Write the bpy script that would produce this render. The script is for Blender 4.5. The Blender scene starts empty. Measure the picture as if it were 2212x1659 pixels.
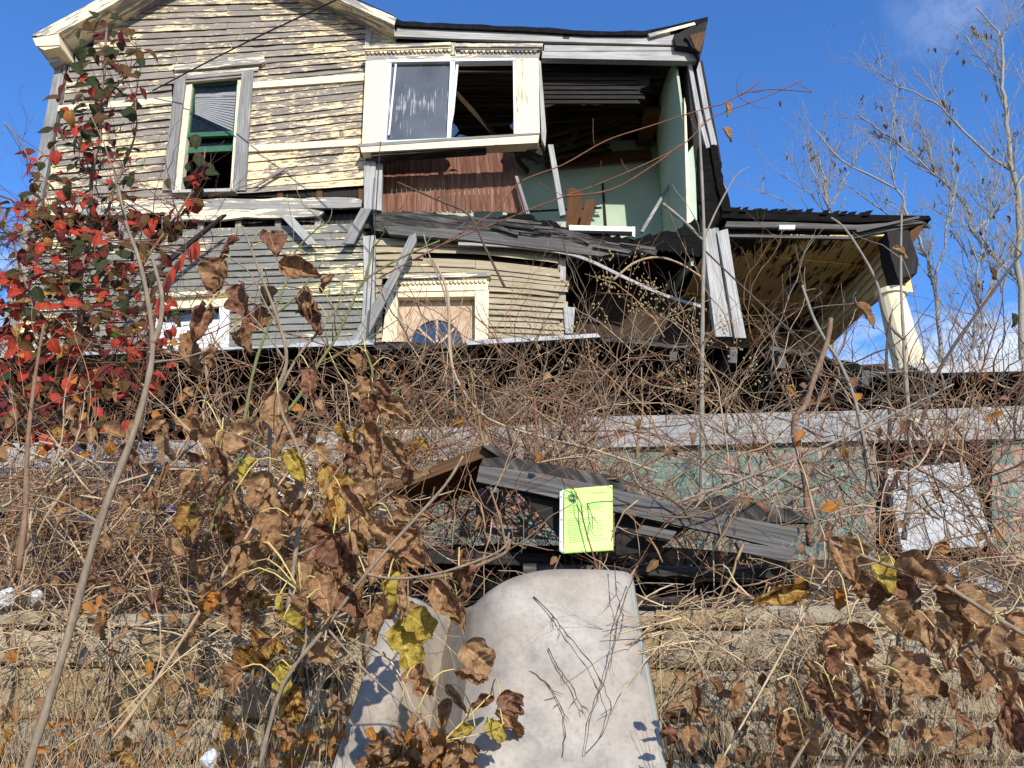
import bpy, bmesh, math, random
from mathutils import Vector, Matrix, noise as mnoise
R = math.radians
def lerp(a, b, t): return a + (b - a) * t
rng = random.Random(7)
sc = bpy.context.scene
COL = sc.collection

# ------------------------------------------------------------------ camera
EYE = Vector((0, 0, 1.6)); PITCH = R(19.0); LENS = 28.0
FPX = 2212 * LENS / 36
cam = bpy.data.cameras.new('camera'); cam.lens = LENS; cam.sensor_width = 36
cam.clip_start = 0.05; cam.clip_end = 2000
camo = bpy.data.objects.new('camera', cam); COL.objects.link(camo)
camo.location = EYE; camo.rotation_euler = (math.pi / 2 + PITCH, 0, 0)
sc.camera = camo
# ------------------------------------------------------------------ light
SUN_EL, SUN_AZ = R(28), R(163)          # azimuth clockwise from +Y: behind the camera, to its right
sun = bpy.data.lights.new('sun', 'SUN'); sun.energy = 4.6; sun.angle = R(0.5); sun.color = (1, .93, .82)
suno = bpy.data.objects.new('sun', sun); COL.objects.link(suno)
sdir = Vector((math.sin(SUN_AZ) * math.cos(SUN_EL), math.cos(SUN_AZ) * math.cos(SUN_EL), math.sin(SUN_EL)))
suno.rotation_euler = sdir.to_track_quat('Z', 'Y').to_euler(); suno.location = (4, -6, 12)
w = bpy.data.worlds.new('World'); sc.world = w; w.use_nodes = True
wn, wl = w.node_tree.nodes, w.node_tree.links
bg = wn['Background']; bg.inputs[1].default_value = 0.13
sky = wn.new('ShaderNodeTexSky'); sky.sky_type = 'NISHITA'; sky.sun_disc = False
sky.sun_elevation = SUN_EL; sky.sun_rotation = SUN_AZ
sky.altitude = 600; sky.air_density = 1.0; sky.dust_density = 0.3; sky.ozone_density = 3.0
tint = wn.new('ShaderNodeMix'); tint.data_type = 'RGBA'; tint.blend_type = 'MULTIPLY'; tint.inputs[0].default_value = 1
tint.inputs[7].default_value = (.68, 1.16, 1.72, 1)
wl.new(sky.outputs[0], tint.inputs[6])
# thin clouds low over the horizon and one wisp high on the right
tc = wn.new('ShaderNodeTexCoord'); mp = wn.new('ShaderNodeMapping'); mp.inputs['Scale'].default_value = (1.4, 1.4, 3.2)
mp.inputs['Location'].default_value = (.35, .1, .15)
nz = wn.new('ShaderNodeTexNoise'); nz.inputs['Scale'].default_value = 3.2; nz.inputs['Detail'].default_value = 7; nz.inputs['Roughness'].default_value = .6
nz2 = wn.new('ShaderNodeTexNoise'); nz2.inputs['Scale'].default_value = 14; nz2.inputs['Detail'].default_value = 8; nz2.inputs['Roughness'].default_value = .62; wl.new(tc.outputs['Generated'], nz2.inputs[0])
wl.new(tc.outputs['Generated'], mp.inputs[0]); wl.new(mp.outputs[0], nz.inputs[0])
sep = wn.new('ShaderNodeSeparateXYZ'); wl.new(tc.outputs['Generated'], sep.inputs[0])
def mr(src, a, b, c, d):
    n = wn.new('ShaderNodeMapRange'); n.inputs[1].default_value = a; n.inputs[2].default_value = b
    n.inputs[3].default_value = c; n.inputs[4].default_value = d; wl.new(src, n.inputs[0]); return n.outputs[0]
def wmath(op, a, b):
    n = wn.new('ShaderNodeMath'); n.operation = op
    for i, s in enumerate((a, b)):
        if isinstance(s, (int, float)): n.inputs[i].default_value = s
        else: wl.new(s, n.inputs[i])
    return n.outputs[0]
low = mr(sep.outputs[2], .30, .50, .30, -.16)
cl = mr(wmath('ADD', nz.outputs[0], low), .62, .86, 0, 1)
# wisp: around one direction of the sky
vd = wn.new('ShaderNodeVectorMath'); vd.operation = 'DISTANCE'
u_, v_ = (2060 - 1106) / FPX, (829.5 - 5) / FPX
F_ = Vector((0, math.cos(PITCH), math.sin(PITCH))); U_ = Vector((0, -math.sin(PITCH), math.cos(PITCH)))
wd = (F_ + Vector((u_, 0, 0)) + v_ * U_).normalized()
vd.inputs[1].default_value = wd; wl.new(tc.outputs['Generated'], vd.inputs[0])
wisp = mr(vd.outputs['Value'], 0, .075, .42, 0)
wisp = wmath('MULTIPLY', wisp, mr(nz2.outputs[0], .42, .72, 0, 1))
cl = wmath('MAXIMUM', cl, wisp)
cmix = wn.new('ShaderNodeMix'); cmix.data_type = 'RGBA'; wl.new(cl, cmix.inputs[0])
wl.new(tint.outputs[2], cmix.inputs[6]); cmix.inputs[7].default_value = (6.5, 6.9, 7.5, 1)
wl.new(cmix.outputs[2], bg.inputs[0])
sc.view_settings.view_transform = 'Standard'; sc.view_settings.look = 'None'
sc.view_settings.exposure = 0.25; sc.view_settings.gamma = 1

# ------------------------------------------------------------------ helpers
def at(x, y, d):
    """picture point (2212 x 1659 frame) to the world point on the upright plane d metres away"""
    u, v = (x - 1106) / FPX, (829.5 - y) / FPX
    D = F_ + Vector((u, 0, 0)) + v * U_
    return EYE + D * (d / D.y)
def V3(p): return at(*p)

JOINED = {'sheathing', 'gable_roof', 'rake_fascia', 'soffit', 'eave_return', 'sash_window', 'window', 'picture_window', 'fanlight_window', 'sash', 'fallen_blind', 'cornice', 'white_shutter',
          'scalloped_trim', 'aluminium_frame', 'beadboard_panel', 'torn_ceiling_lath', 'charred_shingles', 'porch_ceiling', 'scalloped_cornice', 'fan_frame', 'white_corrugated_sheet', 'grey_siding_panel',
          'seal', 'printed_lines', 'punched_hole', 'bowed_wall_sheathing', 'white_door_panel', 'hanging_trim_strip', 'beam_moulding', 'hollow_shade_back', 'cavity_backing', 'charred_corner'}
class MB:
    def __init__(s): s.v, s.f, s.mi, s.uv, s.pc = [], [], [], [], []
    def face(s, idx, mi=0, uv=None):
        s.f.append(idx); s.mi.append(mi); s.uv.append(uv or [(0, 0)] * len(idx))
    def poly(s, pts, d, th, mi=0, g=None):
        P = [at(p[0], p[1], p[2] if len(p) > 2 else d) for p in pts]
        s.prism(P, Vector((0, th, 0)), mi, g); return s
    def prism(s, P, ext, mi=0, g=None):
        n = len(P); b = len(s.v)
        if g is None:
            best = max(range(n), key=lambda i: (P[(i + 1) % n] - P[i]).length)
            g = P[(best + 1) % n] - P[best]
        g = Vector((g.x, g.y, g.z)).normalized(); pr = Vector((-g.z, 0, g.x)) if abs(g.y) < .9 else Vector((1, 0, 0))
        off = len(s.f) * 1.37
        fu = lambda p: (p.dot(g) + off, p.dot(pr) + p.y * .7 + off)
        s.pc.append((len(s.v), len(s.f)))
        s.v += P + [p + ext for p in P]
        Q = s.v[b:]
        s.face(list(range(b, b + n)), mi, [fu(p) for p in Q[:n]])
        s.face(list(range(b + 2 * n - 1, b + n - 1, -1)), mi, [fu(p) for p in Q[n:][::-1]])
        for i in range(n):
            j = (i + 1) % n; ids = [i, i + n, j + n, j]
            s.face([b + k for k in ids], mi, [fu(Q[k]) for k in ids])
    def bar(s, p, q, w, t, mi=0, side=None):
        """plank from p to q, w wide across the view, t deep"""
        a = (q - p).normalized(); side = side or Vector((0, 1, 0))
        x = a.cross(side).normalized(); y = x.cross(a).normalized()
        P = [p - x * w / 2 - y * t / 2, q - x * w / 2 - y * t / 2, q + x * w / 2 - y * t / 2, p + x * w / 2 - y * t / 2]
        s.prism(P, y * t, mi, a)
    def barpx(s, a, b, d, w, t, mi=0):
        s.bar(at(a[0], a[1], a[2] if len(a) > 2 else d), at(b[0], b[1], b[2] if len(b) > 2 else d), w, t, mi)
    def box(s, lo, hi, mi=0):
        P = [Vector((lo[0], lo[1], lo[2])), Vector((hi[0], lo[1], lo[2])), Vector((hi[0], lo[1], hi[2])), Vector((lo[0], lo[1], hi[2]))]
        s.prism(P, Vector((0, hi[1] - lo[1], 0)), mi)
    def tube(s, pts, rad, n=5, mi=0):
        m = len(pts); b = len(s.v)
        up = Vector((.3, .9, .31))
        for i, p in enumerate(pts):
            t = (pts[min(i + 1, m - 1)] - pts[max(i - 1, 0)])
            if t.length < 1e-7: t = Vector((0, 0, 1))
            t.normalize(); x = t.cross(up)
            if x.length < .05: x = t.cross(Vector((1, 0, 0)))
            x.normalize(); y = t.cross(x)
            r = rad[i] if isinstance(rad, (list, tuple)) else rad
            for k in range(n):
                a = 2 * math.pi * k / n
                s.v.append(p + (x * math.cos(a) + y * math.sin(a)) * r)
        for i in range(m - 1):
            for k in range(n):
                k2 = (k + 1) % n
                s.face([b + i * n + k, b + i * n + k2, b + (i + 1) * n + k2, b + (i + 1) * n + k], mi,
                       [(i, k / n), (i, (k + 1) / n), (i + 1, (k + 1) / n), (i + 1, k / n)])
        s.face([b + k for k in range(n)][::-1], mi); s.face([b + (m - 1) * n + k for k in range(n)], mi)
    def grid(s, fn, nu, nv, mi=0, uvf=None):
        b = len(s.v)
        for i in range(nu + 1):
            for j in range(nv + 1): s.v.append(fn(i / nu, j / nv))
        for i in range(nu):
            for j in range(nv):
                c = [(i, j), (i + 1, j), (i + 1, j + 1), (i, j + 1)]
                s.face([b + a * (nv + 1) + e for a, e in c], mi, [(uvf(a / nu, e / nv) if uvf else (a / nu, e / nv)) for a, e in c])
    def build(s, name, mats, parent=None, smooth=False, solid=0, recalc=False):
        if len(s.pc) > 1 and s.pc[0] == (0, 0) and name not in JOINED and parent:
            ends = s.pc[1:] + [(len(s.v), len(s.f))]; first = None
            for (v0, f0), (v1, f1) in zip(s.pc, ends):
                q = MB(); q.v = s.v[v0:v1]; q.f = [[i - v0 for i in f] for f in s.f[f0:f1]]; q.mi = s.mi[f0:f1]; q.uv = s.uv[f0:f1]
                o = q.build(name, mats, parent, smooth, solid, recalc); first = first or o
            return first
        me = bpy.data.meshes.new(name); me.from_pydata([tuple(p) for p in s.v], [], s.f)
        for m in (mats if isinstance(mats, (list, tuple)) else [mats]): me.materials.append(m)
        me.polygons.foreach_set('material_index', s.mi)
        uvl = me.uv_layers.new(name='UVMap')
        flat = [c for f in s.uv for p in f for c in p]; uvl.data.foreach_set('uv', flat)
        if smooth: me.polygons.foreach_set('use_smooth', [True] * len(s.f))
        if recalc:
            bm = bmesh.new(); bm.from_mesh(me); bmesh.ops.recalc_face_normals(bm, faces=bm.faces); bm.to_mesh(me); bm.free()
        me.update()
        o = bpy.data.objects.new(name, me); COL.objects.link(o)
        if solid:
            md = o.modifiers.new('thick', 'SOLIDIFY'); md.thickness = solid; md.offset = 0
        if parent:
            o.parent = parent
            if parent.type == 'EMPTY': o.location = -parent.location
        return o
def tag(o, label, cat, group=None, kind=None):
    if label: o['label'] = label
    if cat: o['category'] = cat
    if group: o['group'] = group
    if kind: o['kind'] = kind
    return o
def thing(name, loc, label, cat, group=None):
    o = bpy.data.objects.new(name, None); COL.objects.link(o); o.location = loc; o.empty_display_size = .1
    return tag(o, label, cat, group)
def rag(pts, closed=True, step=14, amp=3, seed=0):
    r = random.Random(seed); out = []
    n = len(pts)
    for i in range(n if closed else n - 1):
        a, b = pts[i], pts[(i + 1) % n]; L = math.hypot(b[0] - a[0], b[1] - a[1]); k = max(1, int(L / step))
        for j in range(k):
            t = j / k; q = amp if j else 0
            out.append((a[0] + (b[0] - a[0]) * t + r.uniform(-q, q) * .6, a[1] + (b[1] - a[1]) * t + r.uniform(-q, q)))
    if not closed: out.append(pts[-1])
    return out

def interp(tab, x):
    if x <= tab[0][0]: return tab[0][1]
    for (a, b), (c, d) in zip(tab, tab[1:]):
        if x <= c: return b + (d - b) * (x - a) / (c - a)
    return tab[-1][1]
def spline(P, k=4):
    """Catmull-Rom through the points"""
    out = []; n = len(P)
    for i in range(n - 1):
        p0, p1, p2, p3 = P[max(i - 1, 0)], P[i], P[i + 1], P[min(i + 2, n - 1)]
        for j in range(k):
            t = j / k
            out.append(.5 * ((2 * p1) + (p2 - p0) * t + (2 * p0 - 5 * p1 + 4 * p2 - p3) * t * t + (3 * p1 - p0 - 3 * p2 + p3) * t ** 3))
    out.append(P[-1]); return out

# ------------------------------------------------------------------ materials
class NT:
    def __init__(s, name, rough=.8, spec=.3):
        s.m = bpy.data.materials.new(name); s.m.use_nodes = True; s.n = s.m.node_tree.nodes; s.l = s.m.node_tree.links
        s.b = s.n['Principled BSDF']; s.b.inputs['Roughness'].default_value = rough
        s.b.inputs['Specular IOR Level'].default_value = spec
        s.tc = s.n.new('ShaderNodeTexCoord')
    def noise(s, scale=(1, 1, 1), coord='Object', detail=6, rough=.6, sc=1.0, dist=0):
        mp = s.n.new('ShaderNodeMapping'); mp.inputs['Scale'].default_value = scale
        s.l.new(s.tc.outputs[coord], mp.inputs[0])
        t = s.n.new('ShaderNodeTexNoise'); t.inputs['Scale'].default_value = sc; t.inputs['Detail'].default_value = detail
        t.inputs['Roughness'].default_value = rough; t.inputs['Distortion'].default_value = dist
        s.l.new(mp.outputs[0], t.inputs[0]); return t.outputs[0]
    def ramp(s, src, stops):
        r = s.n.new('ShaderNodeValToRGB'); e = r.color_ramp.elements
        while len(e) < len(stops): e.new(.5)
        for el, (p, c) in zip(e, stops):
            el.position = p; el.color = (c[0], c[1], c[2], 1) if isinstance(c, (tuple, list)) else (c, c, c, 1)
        s.l.new(src, r.inputs[0]); return r.outputs[0]
    def math(s, op, a, b=0):
        n = s.n.new('ShaderNodeMath'); n.operation = op
        for i, q in enumerate((a, b)):
            if isinstance(q, (int, float)): n.inputs[i].default_value = q
            else: s.l.new(q, n.inputs[i])
        return n.outputs[0]
    def mix(s, f, a, b, blend='MIX'):
        n = s.n.new('ShaderNodeMix'); n.data_type = 'RGBA'; n.blend_type = blend
        for i, q in ((0, f), (6, a), (7, b)):
            if isinstance(q, (int, float)): n.inputs[i].default_value = q
            elif isinstance(q, (tuple, list)): n.inputs[i].default_value = (q[0], q[1], q[2], 1)
            else: s.l.new(q, n.inputs[i])
        return n.outputs[2]
    def out(s, col, bump=None, bs=.3, bd=.01):
        if isinstance(col, (tuple, list)): s.b.inputs['Base Color'].default_value = (*col, 1)
        else: s.l.new(col, s.b.inputs['Base Color'])
        if bump is not None:
            b = s.n.new('ShaderNodeBump'); b.inputs['Strength'].default_value = bs; b.inputs['Distance'].default_value = bd
            s.l.new(bump, b.inputs['Height']); s.l.new(b.outputs[0], s.b.inputs['Normal'])
        return s.m
CREAM = (.86, .72, .43); PALE = (.90, .80, .58)
def wood(name, cols, g=(1.5, 45), rough=.85, extra=None, bs=.5):
    t = NT(name, rough, .2)
    gr = t.noise((g[0], g[1], 1), 'UV', 8, .65, dist=.3)
    c = t.ramp(gr, cols)
    big = t.noise((1.3, 3, 1), 'UV', 4, .6)
    c = t.mix(t.ramp(big, [(.3, .0), (.75, .55)]), c, (cols[0][1][0] * .8, cols[0][1][1] * .8, cols[0][1][2] * .8))
    if extra:                                                   # left-over paint
        thr, pc = extra
        pm = t.noise((2.2, 26, 1), 'UV', 8, .7); lg = t.noise((.7, 2.5, 1), 'UV', 3)
        k = t.ramp(t.math('ADD', pm, t.math('MULTIPLY', t.math('SUBTRACT', lg, .5), .8)), [(thr, 0), (thr + .025, 1)])
        c = t.mix(k, c, pc)
    return t.out(c, gr, bs, .008)
def peel(name, w0, w1, w2, pc, thr, big=.9, vb=.0, sx=2.0):
    """clapboard: bare wood with flakes of paint left; u runs along the board, v across it"""
    t = NT(name, .8, .2)
    gr = t.noise((1.2, 9, 1), 'UV', 9, .7, dist=.4)
    c = t.ramp(gr, [(.25, w0), (.48, w1), (.75, w2)])
    bn = t.noise((1.0, .04, 1), 'UV', 2)
    c = t.mix(t.ramp(bn, [(.35, 0), (.7, .5)]), c, w0)
    pm = t.noise((sx, 3.8, 1), 'UV', 10, .74, dist=.3)
    lg = t.noise((.35, .35, .55), 'Object', 3); bd = t.noise((.9, .02, 1), 'UV', 3)
    sv = t.n.new('ShaderNodeSeparateXYZ'); t.l.new(t.tc.outputs['UV'], sv.inputs[0])
    fr = t.math('FRACT', sv.outputs[1])
    k = t.math('ADD', pm, t.math('MULTIPLY', t.math('SUBTRACT', lg, .5), big))
    k = t.math('ADD', k, t.math('MULTIPLY', t.math('SUBTRACT', bd, .5), .55))
    k = t.math('ADD', k, t.math('MULTIPLY', t.math('SUBTRACT', t.math('ABSOLUTE', t.math('SUBTRACT', fr, .45)), .25), vb))
    msk = t.ramp(k, [(thr, 0), (thr + .02, 1)])
    pv = t.mix(t.noise((3, 3, 3), 'Object', 5), (pc[0] * .86, pc[1] * .82, pc[2] * .72), pc)
    c = t.mix(msk, c, pv)
    h = t.math('ADD', t.math('MULTIPLY', gr, .5), t.math('MULTIPLY', msk, .6))
    return t.out(c, h, .6, .006)
def mottled(name, stops, scale, rough=.8, bs=.3, coord='Object', detail=8, spec=.3, bd=.01, rg=.65):
    t = NT(name, rough, spec); n = t.noise(scale, coord, detail, rg)
    return t.out(t.ramp(n, stops), n, bs, bd)
def leafmat(name, stops, scale=(5, 3, 1), tr=.33, rough=.7, veins=True):
    t = NT(name, rough, .09)
    n = t.noise(scale, 'UV', 6, .65)
    c = t.ramp(n, stops)
    o2 = t.noise((9, 9, 9), 'Object', 1)
    c = t.mix(t.ramp(o2, [(.3, 0), (.75, .4)]), c, tuple(q * .55 for q in stops[0][1]))
    uv = t.n.new('ShaderNodeSeparateXYZ'); t.l.new(t.tc.outputs['UV'], uv.inputs[0])
    hv = t.math('ABSOLUTE', t.math('SUBTRACT', t.math('FRACT', uv.outputs[1]), .5))
    ph = t.math('FRACT', t.math('SUBTRACT', t.math('MULTIPLY', uv.outputs[0], 5), t.math('MULTIPLY', hv, 3.5)))
    vein = t.math('MAXIMUM', t.math('LESS_THAN', hv, .022), t.math('LESS_THAN', ph, .09))
    fine = t.noise((26, 26, 1), 'UV', 5, .7)
    c = t.mix(t.ramp(fine, [(.32, .65), (.55, 0)]), c, tuple(q * .5 for q in stops[0][1]))
    c = t.mix(t.math('MULTIPLY', vein, .45), c, tuple(min(1, q * 1.25 + .03) for q in stops[-1][1]))
    m = t.out(c, t.math('ADD', t.math('ADD', n, fine), t.math('MULTIPLY', vein, .5)), .55, .004)
    tl = t.n.new('ShaderNodeBsdfTranslucent'); t.l.new(c, tl.inputs[0])
    mx = t.n.new('ShaderNodeMixShader'); mx.inputs[0].default_value = tr
    t.l.new(t.b.outputs[0], mx.inputs[1]); t.l.new(tl.outputs[0], mx.inputs[2])
    t.l.new(mx.outputs[0], t.n['Material Output'].inputs[0]); return m
M = {}
M['siding'] = peel('peeling_siding', (.115, .10, .085), (.26, .228, .19), (.42, .375, .315), (.84, .67, .42), .515, .5, .06, 5.5)
M['siding_low'] = peel('bare_siding', (.105, .105, .09), (.20, .20, .175), (.30, .30, .27), (.86, .72, .42), .565, 1.0, .25, 5)
M['siding_bow'] = peel('yellowed_siding', (.21, .17, .10), (.38, .31, .20), (.56, .52, .45), (.85, .72, .45), .66, .6, .3)
M['cream'] = wood('cream_paint', [(.3, (.20, .18, .15)), (.6, (.42, .38, .31))], (1.5, 30), .65, (.345, (.83, .70, .46)), .3)
M['cream_warm_lit'] = wood('warm_lit_cream_paint', [(.3, (.80, .56, .22)), (.6, (.90, .68, .32))], (1, 12), .6, None, .15)  # cream beam paint, made yellower to stand in for warm light
M['creamworn'] = wood('worn_cream_paint', [(.3, (.20, .19, .18)), (.6, (.36, .34, .31))], (1.5, 40), .7, (.50, (.86, .73, .47)), .4)
M['white'] = wood('white_paint', [(.3, (.72, .70, .66)), (.65, (.86, .85, .81))], (1, 20), .6, None, .15)
M['greywood'] = wood('weathered_wood', [(.28, (.09, .085, .08)), (.5, (.29, .28, .265)), (.72, (.47, .455, .43))])
M['palewood'] = wood('bleached_wood', [(.27, (.17, .165, .155)), (.48, (.43, .42, .40)), (.72, (.64, .625, .60))])
M['beamwood'] = wood('weathered_flaked_wood', [(.25, (.20, .195, .19)), (.5, (.37, .36, .35)), (.75, (.52, .51, .49))], (1.5, 45), .85, (.63, (.80, .66, .38)))
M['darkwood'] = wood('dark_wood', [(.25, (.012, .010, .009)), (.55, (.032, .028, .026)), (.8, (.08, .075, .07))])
M['rotwood'] = wood('rotten_wood', [(.32, (.010, .009, .008)), (.5, (.055, .05, .045)), (.66, (.17, .16, .15)), (.78, (.36, .35, .33))], (2.5, 22), .95, None, 1)
M['char_shade'] = mottled('charred_wood_and_shade', [(.3, (.003, .003, .003)), (.7, (.012, .011, .010))], (6, 6, 20), .95, .8, spec=.1)  # black of real charring, also used as painted shade in hollows
M['oldboard'] = wood('old_dark_grey_boards', [(.3, (.035, .033, .031)), (.5, (.125, .12, .112)), (.75, (.26, .25, .235))], (1.2, 60))
M['brownwood'] = wood('brown_boards', [(.3, (.05, .025, .012)), (.6, (.16, .085, .04)), (.8, (.28, .17, .09))])
M['bead'] = wood('red_brown_beadboard', [(.28, (.07, .026, .016)), (.5, (.20, .085, .05)), (.72, (.38, .21, .15))], (.9, 14), .7)
M['roofing'] = mottled('black_roofing', [(.3, (.005, .005, .006)), (.7, (.016, .016, .018))], (9, 9, 9), .95, .5, spec=.1)
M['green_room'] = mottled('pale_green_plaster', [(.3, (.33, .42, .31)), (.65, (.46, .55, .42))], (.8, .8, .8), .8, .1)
M['lath'] = wood('lath', [(.3, (.018, .012, .008)), (.55, (.065, .043, .026)), (.8, (.14, .10, .06))], (1, 30))
M['orange'] = wood('orange_wood', [(.3, (.075, .032, .013)), (.7, (.16, .075, .03))])
M['ply'] = mottled('plywood', [(.3, (.40, .27, .17)), (.7, (.60, .46, .33))], (3, 3, 6), .8, .1)
M['sashgreen'] = mottled('green_paint', [(.3, (.018, .085, .042)), (.7, (.04, .14, .07))], (20, 20, 20), .6, .2)
M['metal'] = mottled('galvanised_metal', [(.3, (.28, .29, .30)), (.7, (.44, .455, .47))], (3, 3, 8), .45, .1)
M['alu'] = mottled('aluminium', [(.3, (.62, .63, .65)), (.7, (.78, .79, .80))], (5, 5, 5), .4, .05)
M['blind'] = mottled('white_blind', [(.3, (.66, .66, .64)), (.7, (.80, .80, .78))], (4, 4, 4), .7, .05)
def glass(name, col, rough=.04):
    t = NT(name, rough, .8); n = t.noise((5, 5, 5), 'Object', 5)
    return t.out(t.mix(t.ramp(n, [(.4, 0), (.8, .4)]), col, tuple(min(1, c * 2 + .02) for c in col)))
M['glass'] = glass('window_glass', (.02, .035, .07))
t = NT('clear_window_glass', .02, .5); t.b.inputs['Transmission Weight'].default_value = .0
M['clear'] = t.out((.02, .03, .05)); 
tr = t.n.new('ShaderNodeBsdfTransparent'); fr = t.n.new('ShaderNodeMixShader'); fr.inputs[0].default_value = .78
t.l.new(t.b.outputs[0], fr.inputs[1]); t.l.new(tr.outputs[0], fr.inputs[2]); t.l.new(fr.outputs[0], t.n['Material Output'].inputs[0])
t = NT('dirty_sheet_glass', .25, .5)
st = t.noise((40, 1, 3.0), 'Object', 6, .7); ar = t.noise((1.1, 1, 1.6), 'Object', 3)
k = t.ramp(t.math('ADD', st, t.math('MULTIPLY', t.math('SUBTRACT', ar, .5), .7)), [(.58, 0), (.68, .55)])
gb = t.ramp(t.noise((.9, 1, .9), 'Object', 4), [(.3, (.05, .056, .066)), (.7, (.13, .14, .155))])
M['dirtyglass'] = t.out(t.mix(k, gb, (.62, .60, .55)))
t = NT('porch_ceiling_paint', .8, .2)
a = t.noise((14, 2.0, 6), 'Object', 9, .75); b_ = t.noise((.8, .8, .8), 'Object', 3)
k = t.ramp(t.math('ADD', a, t.math('MULTIPLY', t.math('SUBTRACT', b_, .5), .6)), [(.455, 0), (.485, 1)])
M['porchceil'] = t.out(t.mix(k, (.035, .022, .011), (.90, .62, .22)), a, .3)
t = NT('peeling_turquoise_paint', .8, .2)
a = t.noise((9, 9, 13), 'Object', 10, .75); b_ = t.noise((1.1, 1.1, 2.2), 'Object', 5); c_ = t.noise((1.3, 1.3, 9), 'Object', 5)
under = t.ramp(b_, [(.40, (.36, .20, .145)), (.5, (.40, .29, .23)), (.6, (.34, .32, .29))])
k = t.ramp(t.math('ADD', a, t.math('MULTIPLY', t.math('SUBTRACT', b_, .5), .35)), [(.47, 0), (.50, 1)])
st_ = t.noise((7, 7, .9), 'Object', 6, .7); crk = t.noise((30, 30, 9), 'Object', 5, .75)
M['turq'] = t.out(t.mix(t.ramp(crk, [(.36, .75), (.48, 0)]), t.mix(t.ramp(st_, [(.5, 0), (.72, .55)]), t.mix(k, under, t.ramp(c_, [(.3, (.09, .17, .14)), (.7, (.19, .28, .24))])), (.21, .14, .09)), (.05, .04, .032)), a, .6, .02)
for nm_, tone in (('stone', (1, 1, 1)), ('stone_grey', (.84, .87, .92)), ('stone_pale', (1.16, 1.15, 1.16)), ('stone_ochre', (1.0, .88, .66))):
    t = NT('sandstone', .9, .15)
    a = t.noise((3, 3, 5), 'Object', 9, .65); b_ = t.noise((18, 18, 22), 'Object', 7, .72); e_ = t.noise((2, 2, 38), 'Object', 5)
    tn = lambda c: tuple(min(.8, p * q) for p, q in zip(c, tone))
    c = t.ramp(a, [(.28, tn((.23, .185, .115))), (.48, tn((.42, .35, .235))), (.72, tn((.56, .495, .38)))])
    c = t.mix(t.ramp(b_, [(.34, .6), (.58, 0)]), c, (.14, .105, .065))
    c = t.mix(t.ramp(e_, [(.55, 0), (.75, .3)]), c, (.20, .16, .11))
    M[nm_] = t.out(c, t.math('ADD', a, t.math('MULTIPLY', b_, .7)), 1.0, .03)
M['mortar'] = mottled('dark_joint_earth', [(.3, (.03, .024, .016)), (.7, (.09, .07, .05))], (14, 14, 14), .95, .6)
M['earth'] = mottled('leafy_earth', [(.3, (.025, .018, .011)), (.55, (.08, .055, .033)), (.8, (.17, .12, .07))], (5, 5, 5), .95, .8, detail=10)
t = NT('stained_sheet', .55, .4)
a = t.noise((4.5, 4.5, 4.5), 'Object', 8, .7); b_ = t.noise((2, 2, 3), 'Object', 4); sp = t.noise((42, 42, 42), 'Object', 8, .8)
c = t.ramp(a, [(.32, (.16, .146, .126)), (.5, (.315, .29, .25)), (.68, (.44, .41, .355))])
c = t.mix(t.ramp(t.math('ADD', b_, t.math('MULTIPLY', a, .35)), [(.60, 0), (.80, .45)]), c, (.28, .21, .14))
c = t.mix(t.ramp(sp, [(.50, 0), (.66, .6)]), c, (.20, .165, .13))
M['sheet'] = t.out(c, sp, .12, .004)
M['sheetedge'] = mottled('pale_green_edge', [(.3, (.24, .31, .27)), (.7, (.34, .40, .36))], (5, 5, 5), .5, .05)
M['whitepanel'] = mottled('white_panel', [(.3, (.36, .385, .40)), (.7, (.50, .515, .53))], (2, 2, 2), .6, .05)
M['paper'] = mottled('lime_paper', [(.3, (.52, .84, .21)), (.7, (.58, .88, .26))], (4, 4, 4), .5, 0)
M['sleeve'] = mottled('clear_sleeve_margin', [(.3, (.74, .76, .82)), (.7, (.80, .82, .88))], (4, 4, 4), .3, 0)
M['ink'] = mottled('dark_green_ink', [(.3, (.02, .10, .05)), (.7, (.03, .13, .06))], (4, 4, 4), .5, 0)
M['inkpale'] = mottled('faint_green_ink', [(.3, (.12, .30, .07)), (.7, (.14, .33, .08))], (4, 4, 4), .5, 0)
M['black'] = mottled('black_hole', [(.3, (.01, .01, .012)), (.7, (.02, .02, .022))], (4, 4, 4), .6, 0)
M['cable'] = mottled('black_cable', [(.3, (.012, .012, .013)), (.7, (.03, .03, .03))], (8, 8, 8), .6, .2)
def bark(name, a, b, sc=(55, 55, 16)): return mottled(name, [(.3, a), (.52, tuple(lerp(p, q, .55) for p, q in zip(a, b))), (.7, b)], sc, .85, .7, bd=.003, rg=.75)
M['bark'] = bark('grey_brown_bark', (.105, .06, .036), (.32, .205, .128))
M['barktan'] = bark('tan_grey_bark', (.13, .095, .065), (.34, .265, .185))
M['barkred'] = bark('red_brown_bark', (.12, .045, .024), (.26, .115, .065))
M['barkgrey'] = bark('grey_bark', (.17, .15, .12), (.33, .30, .245))
M['barkgreen'] = bark('green_cane_bark', (.10, .115, .04), (.22, .22, .09))
M['barkpale'] = bark('pale_cane_bark', (.28, .19, .115), (.52, .385, .25))
M['barkdark'] = bark('dark_twig_bark', (.05, .035, .025), (.13, .09, .06))
M['treebark'] = bark('pale_tree_bark', (.19, .165, .13), (.42, .375, .30))
M['straw'] = bark('dry_straw', (.42, .31, .17), (.68, .54, .34))
M['strawdark'] = bark('brown_straw', (.21, .125, .065), (.42, .27, .145))
M['stalk'] = bark('yellow_stalk', (.48, .36, .12), (.66, .52, .22))
M['grass'] = leafmat('green_grass', [(.3, (.06, .14, .02)), (.7, (.16, .27, .05))])
M['seed'] = mottled('dry_seed', [(.3, (.22, .16, .07)), (.7, (.42, .33, .17))], (60, 60, 60), .8, .3)
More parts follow.
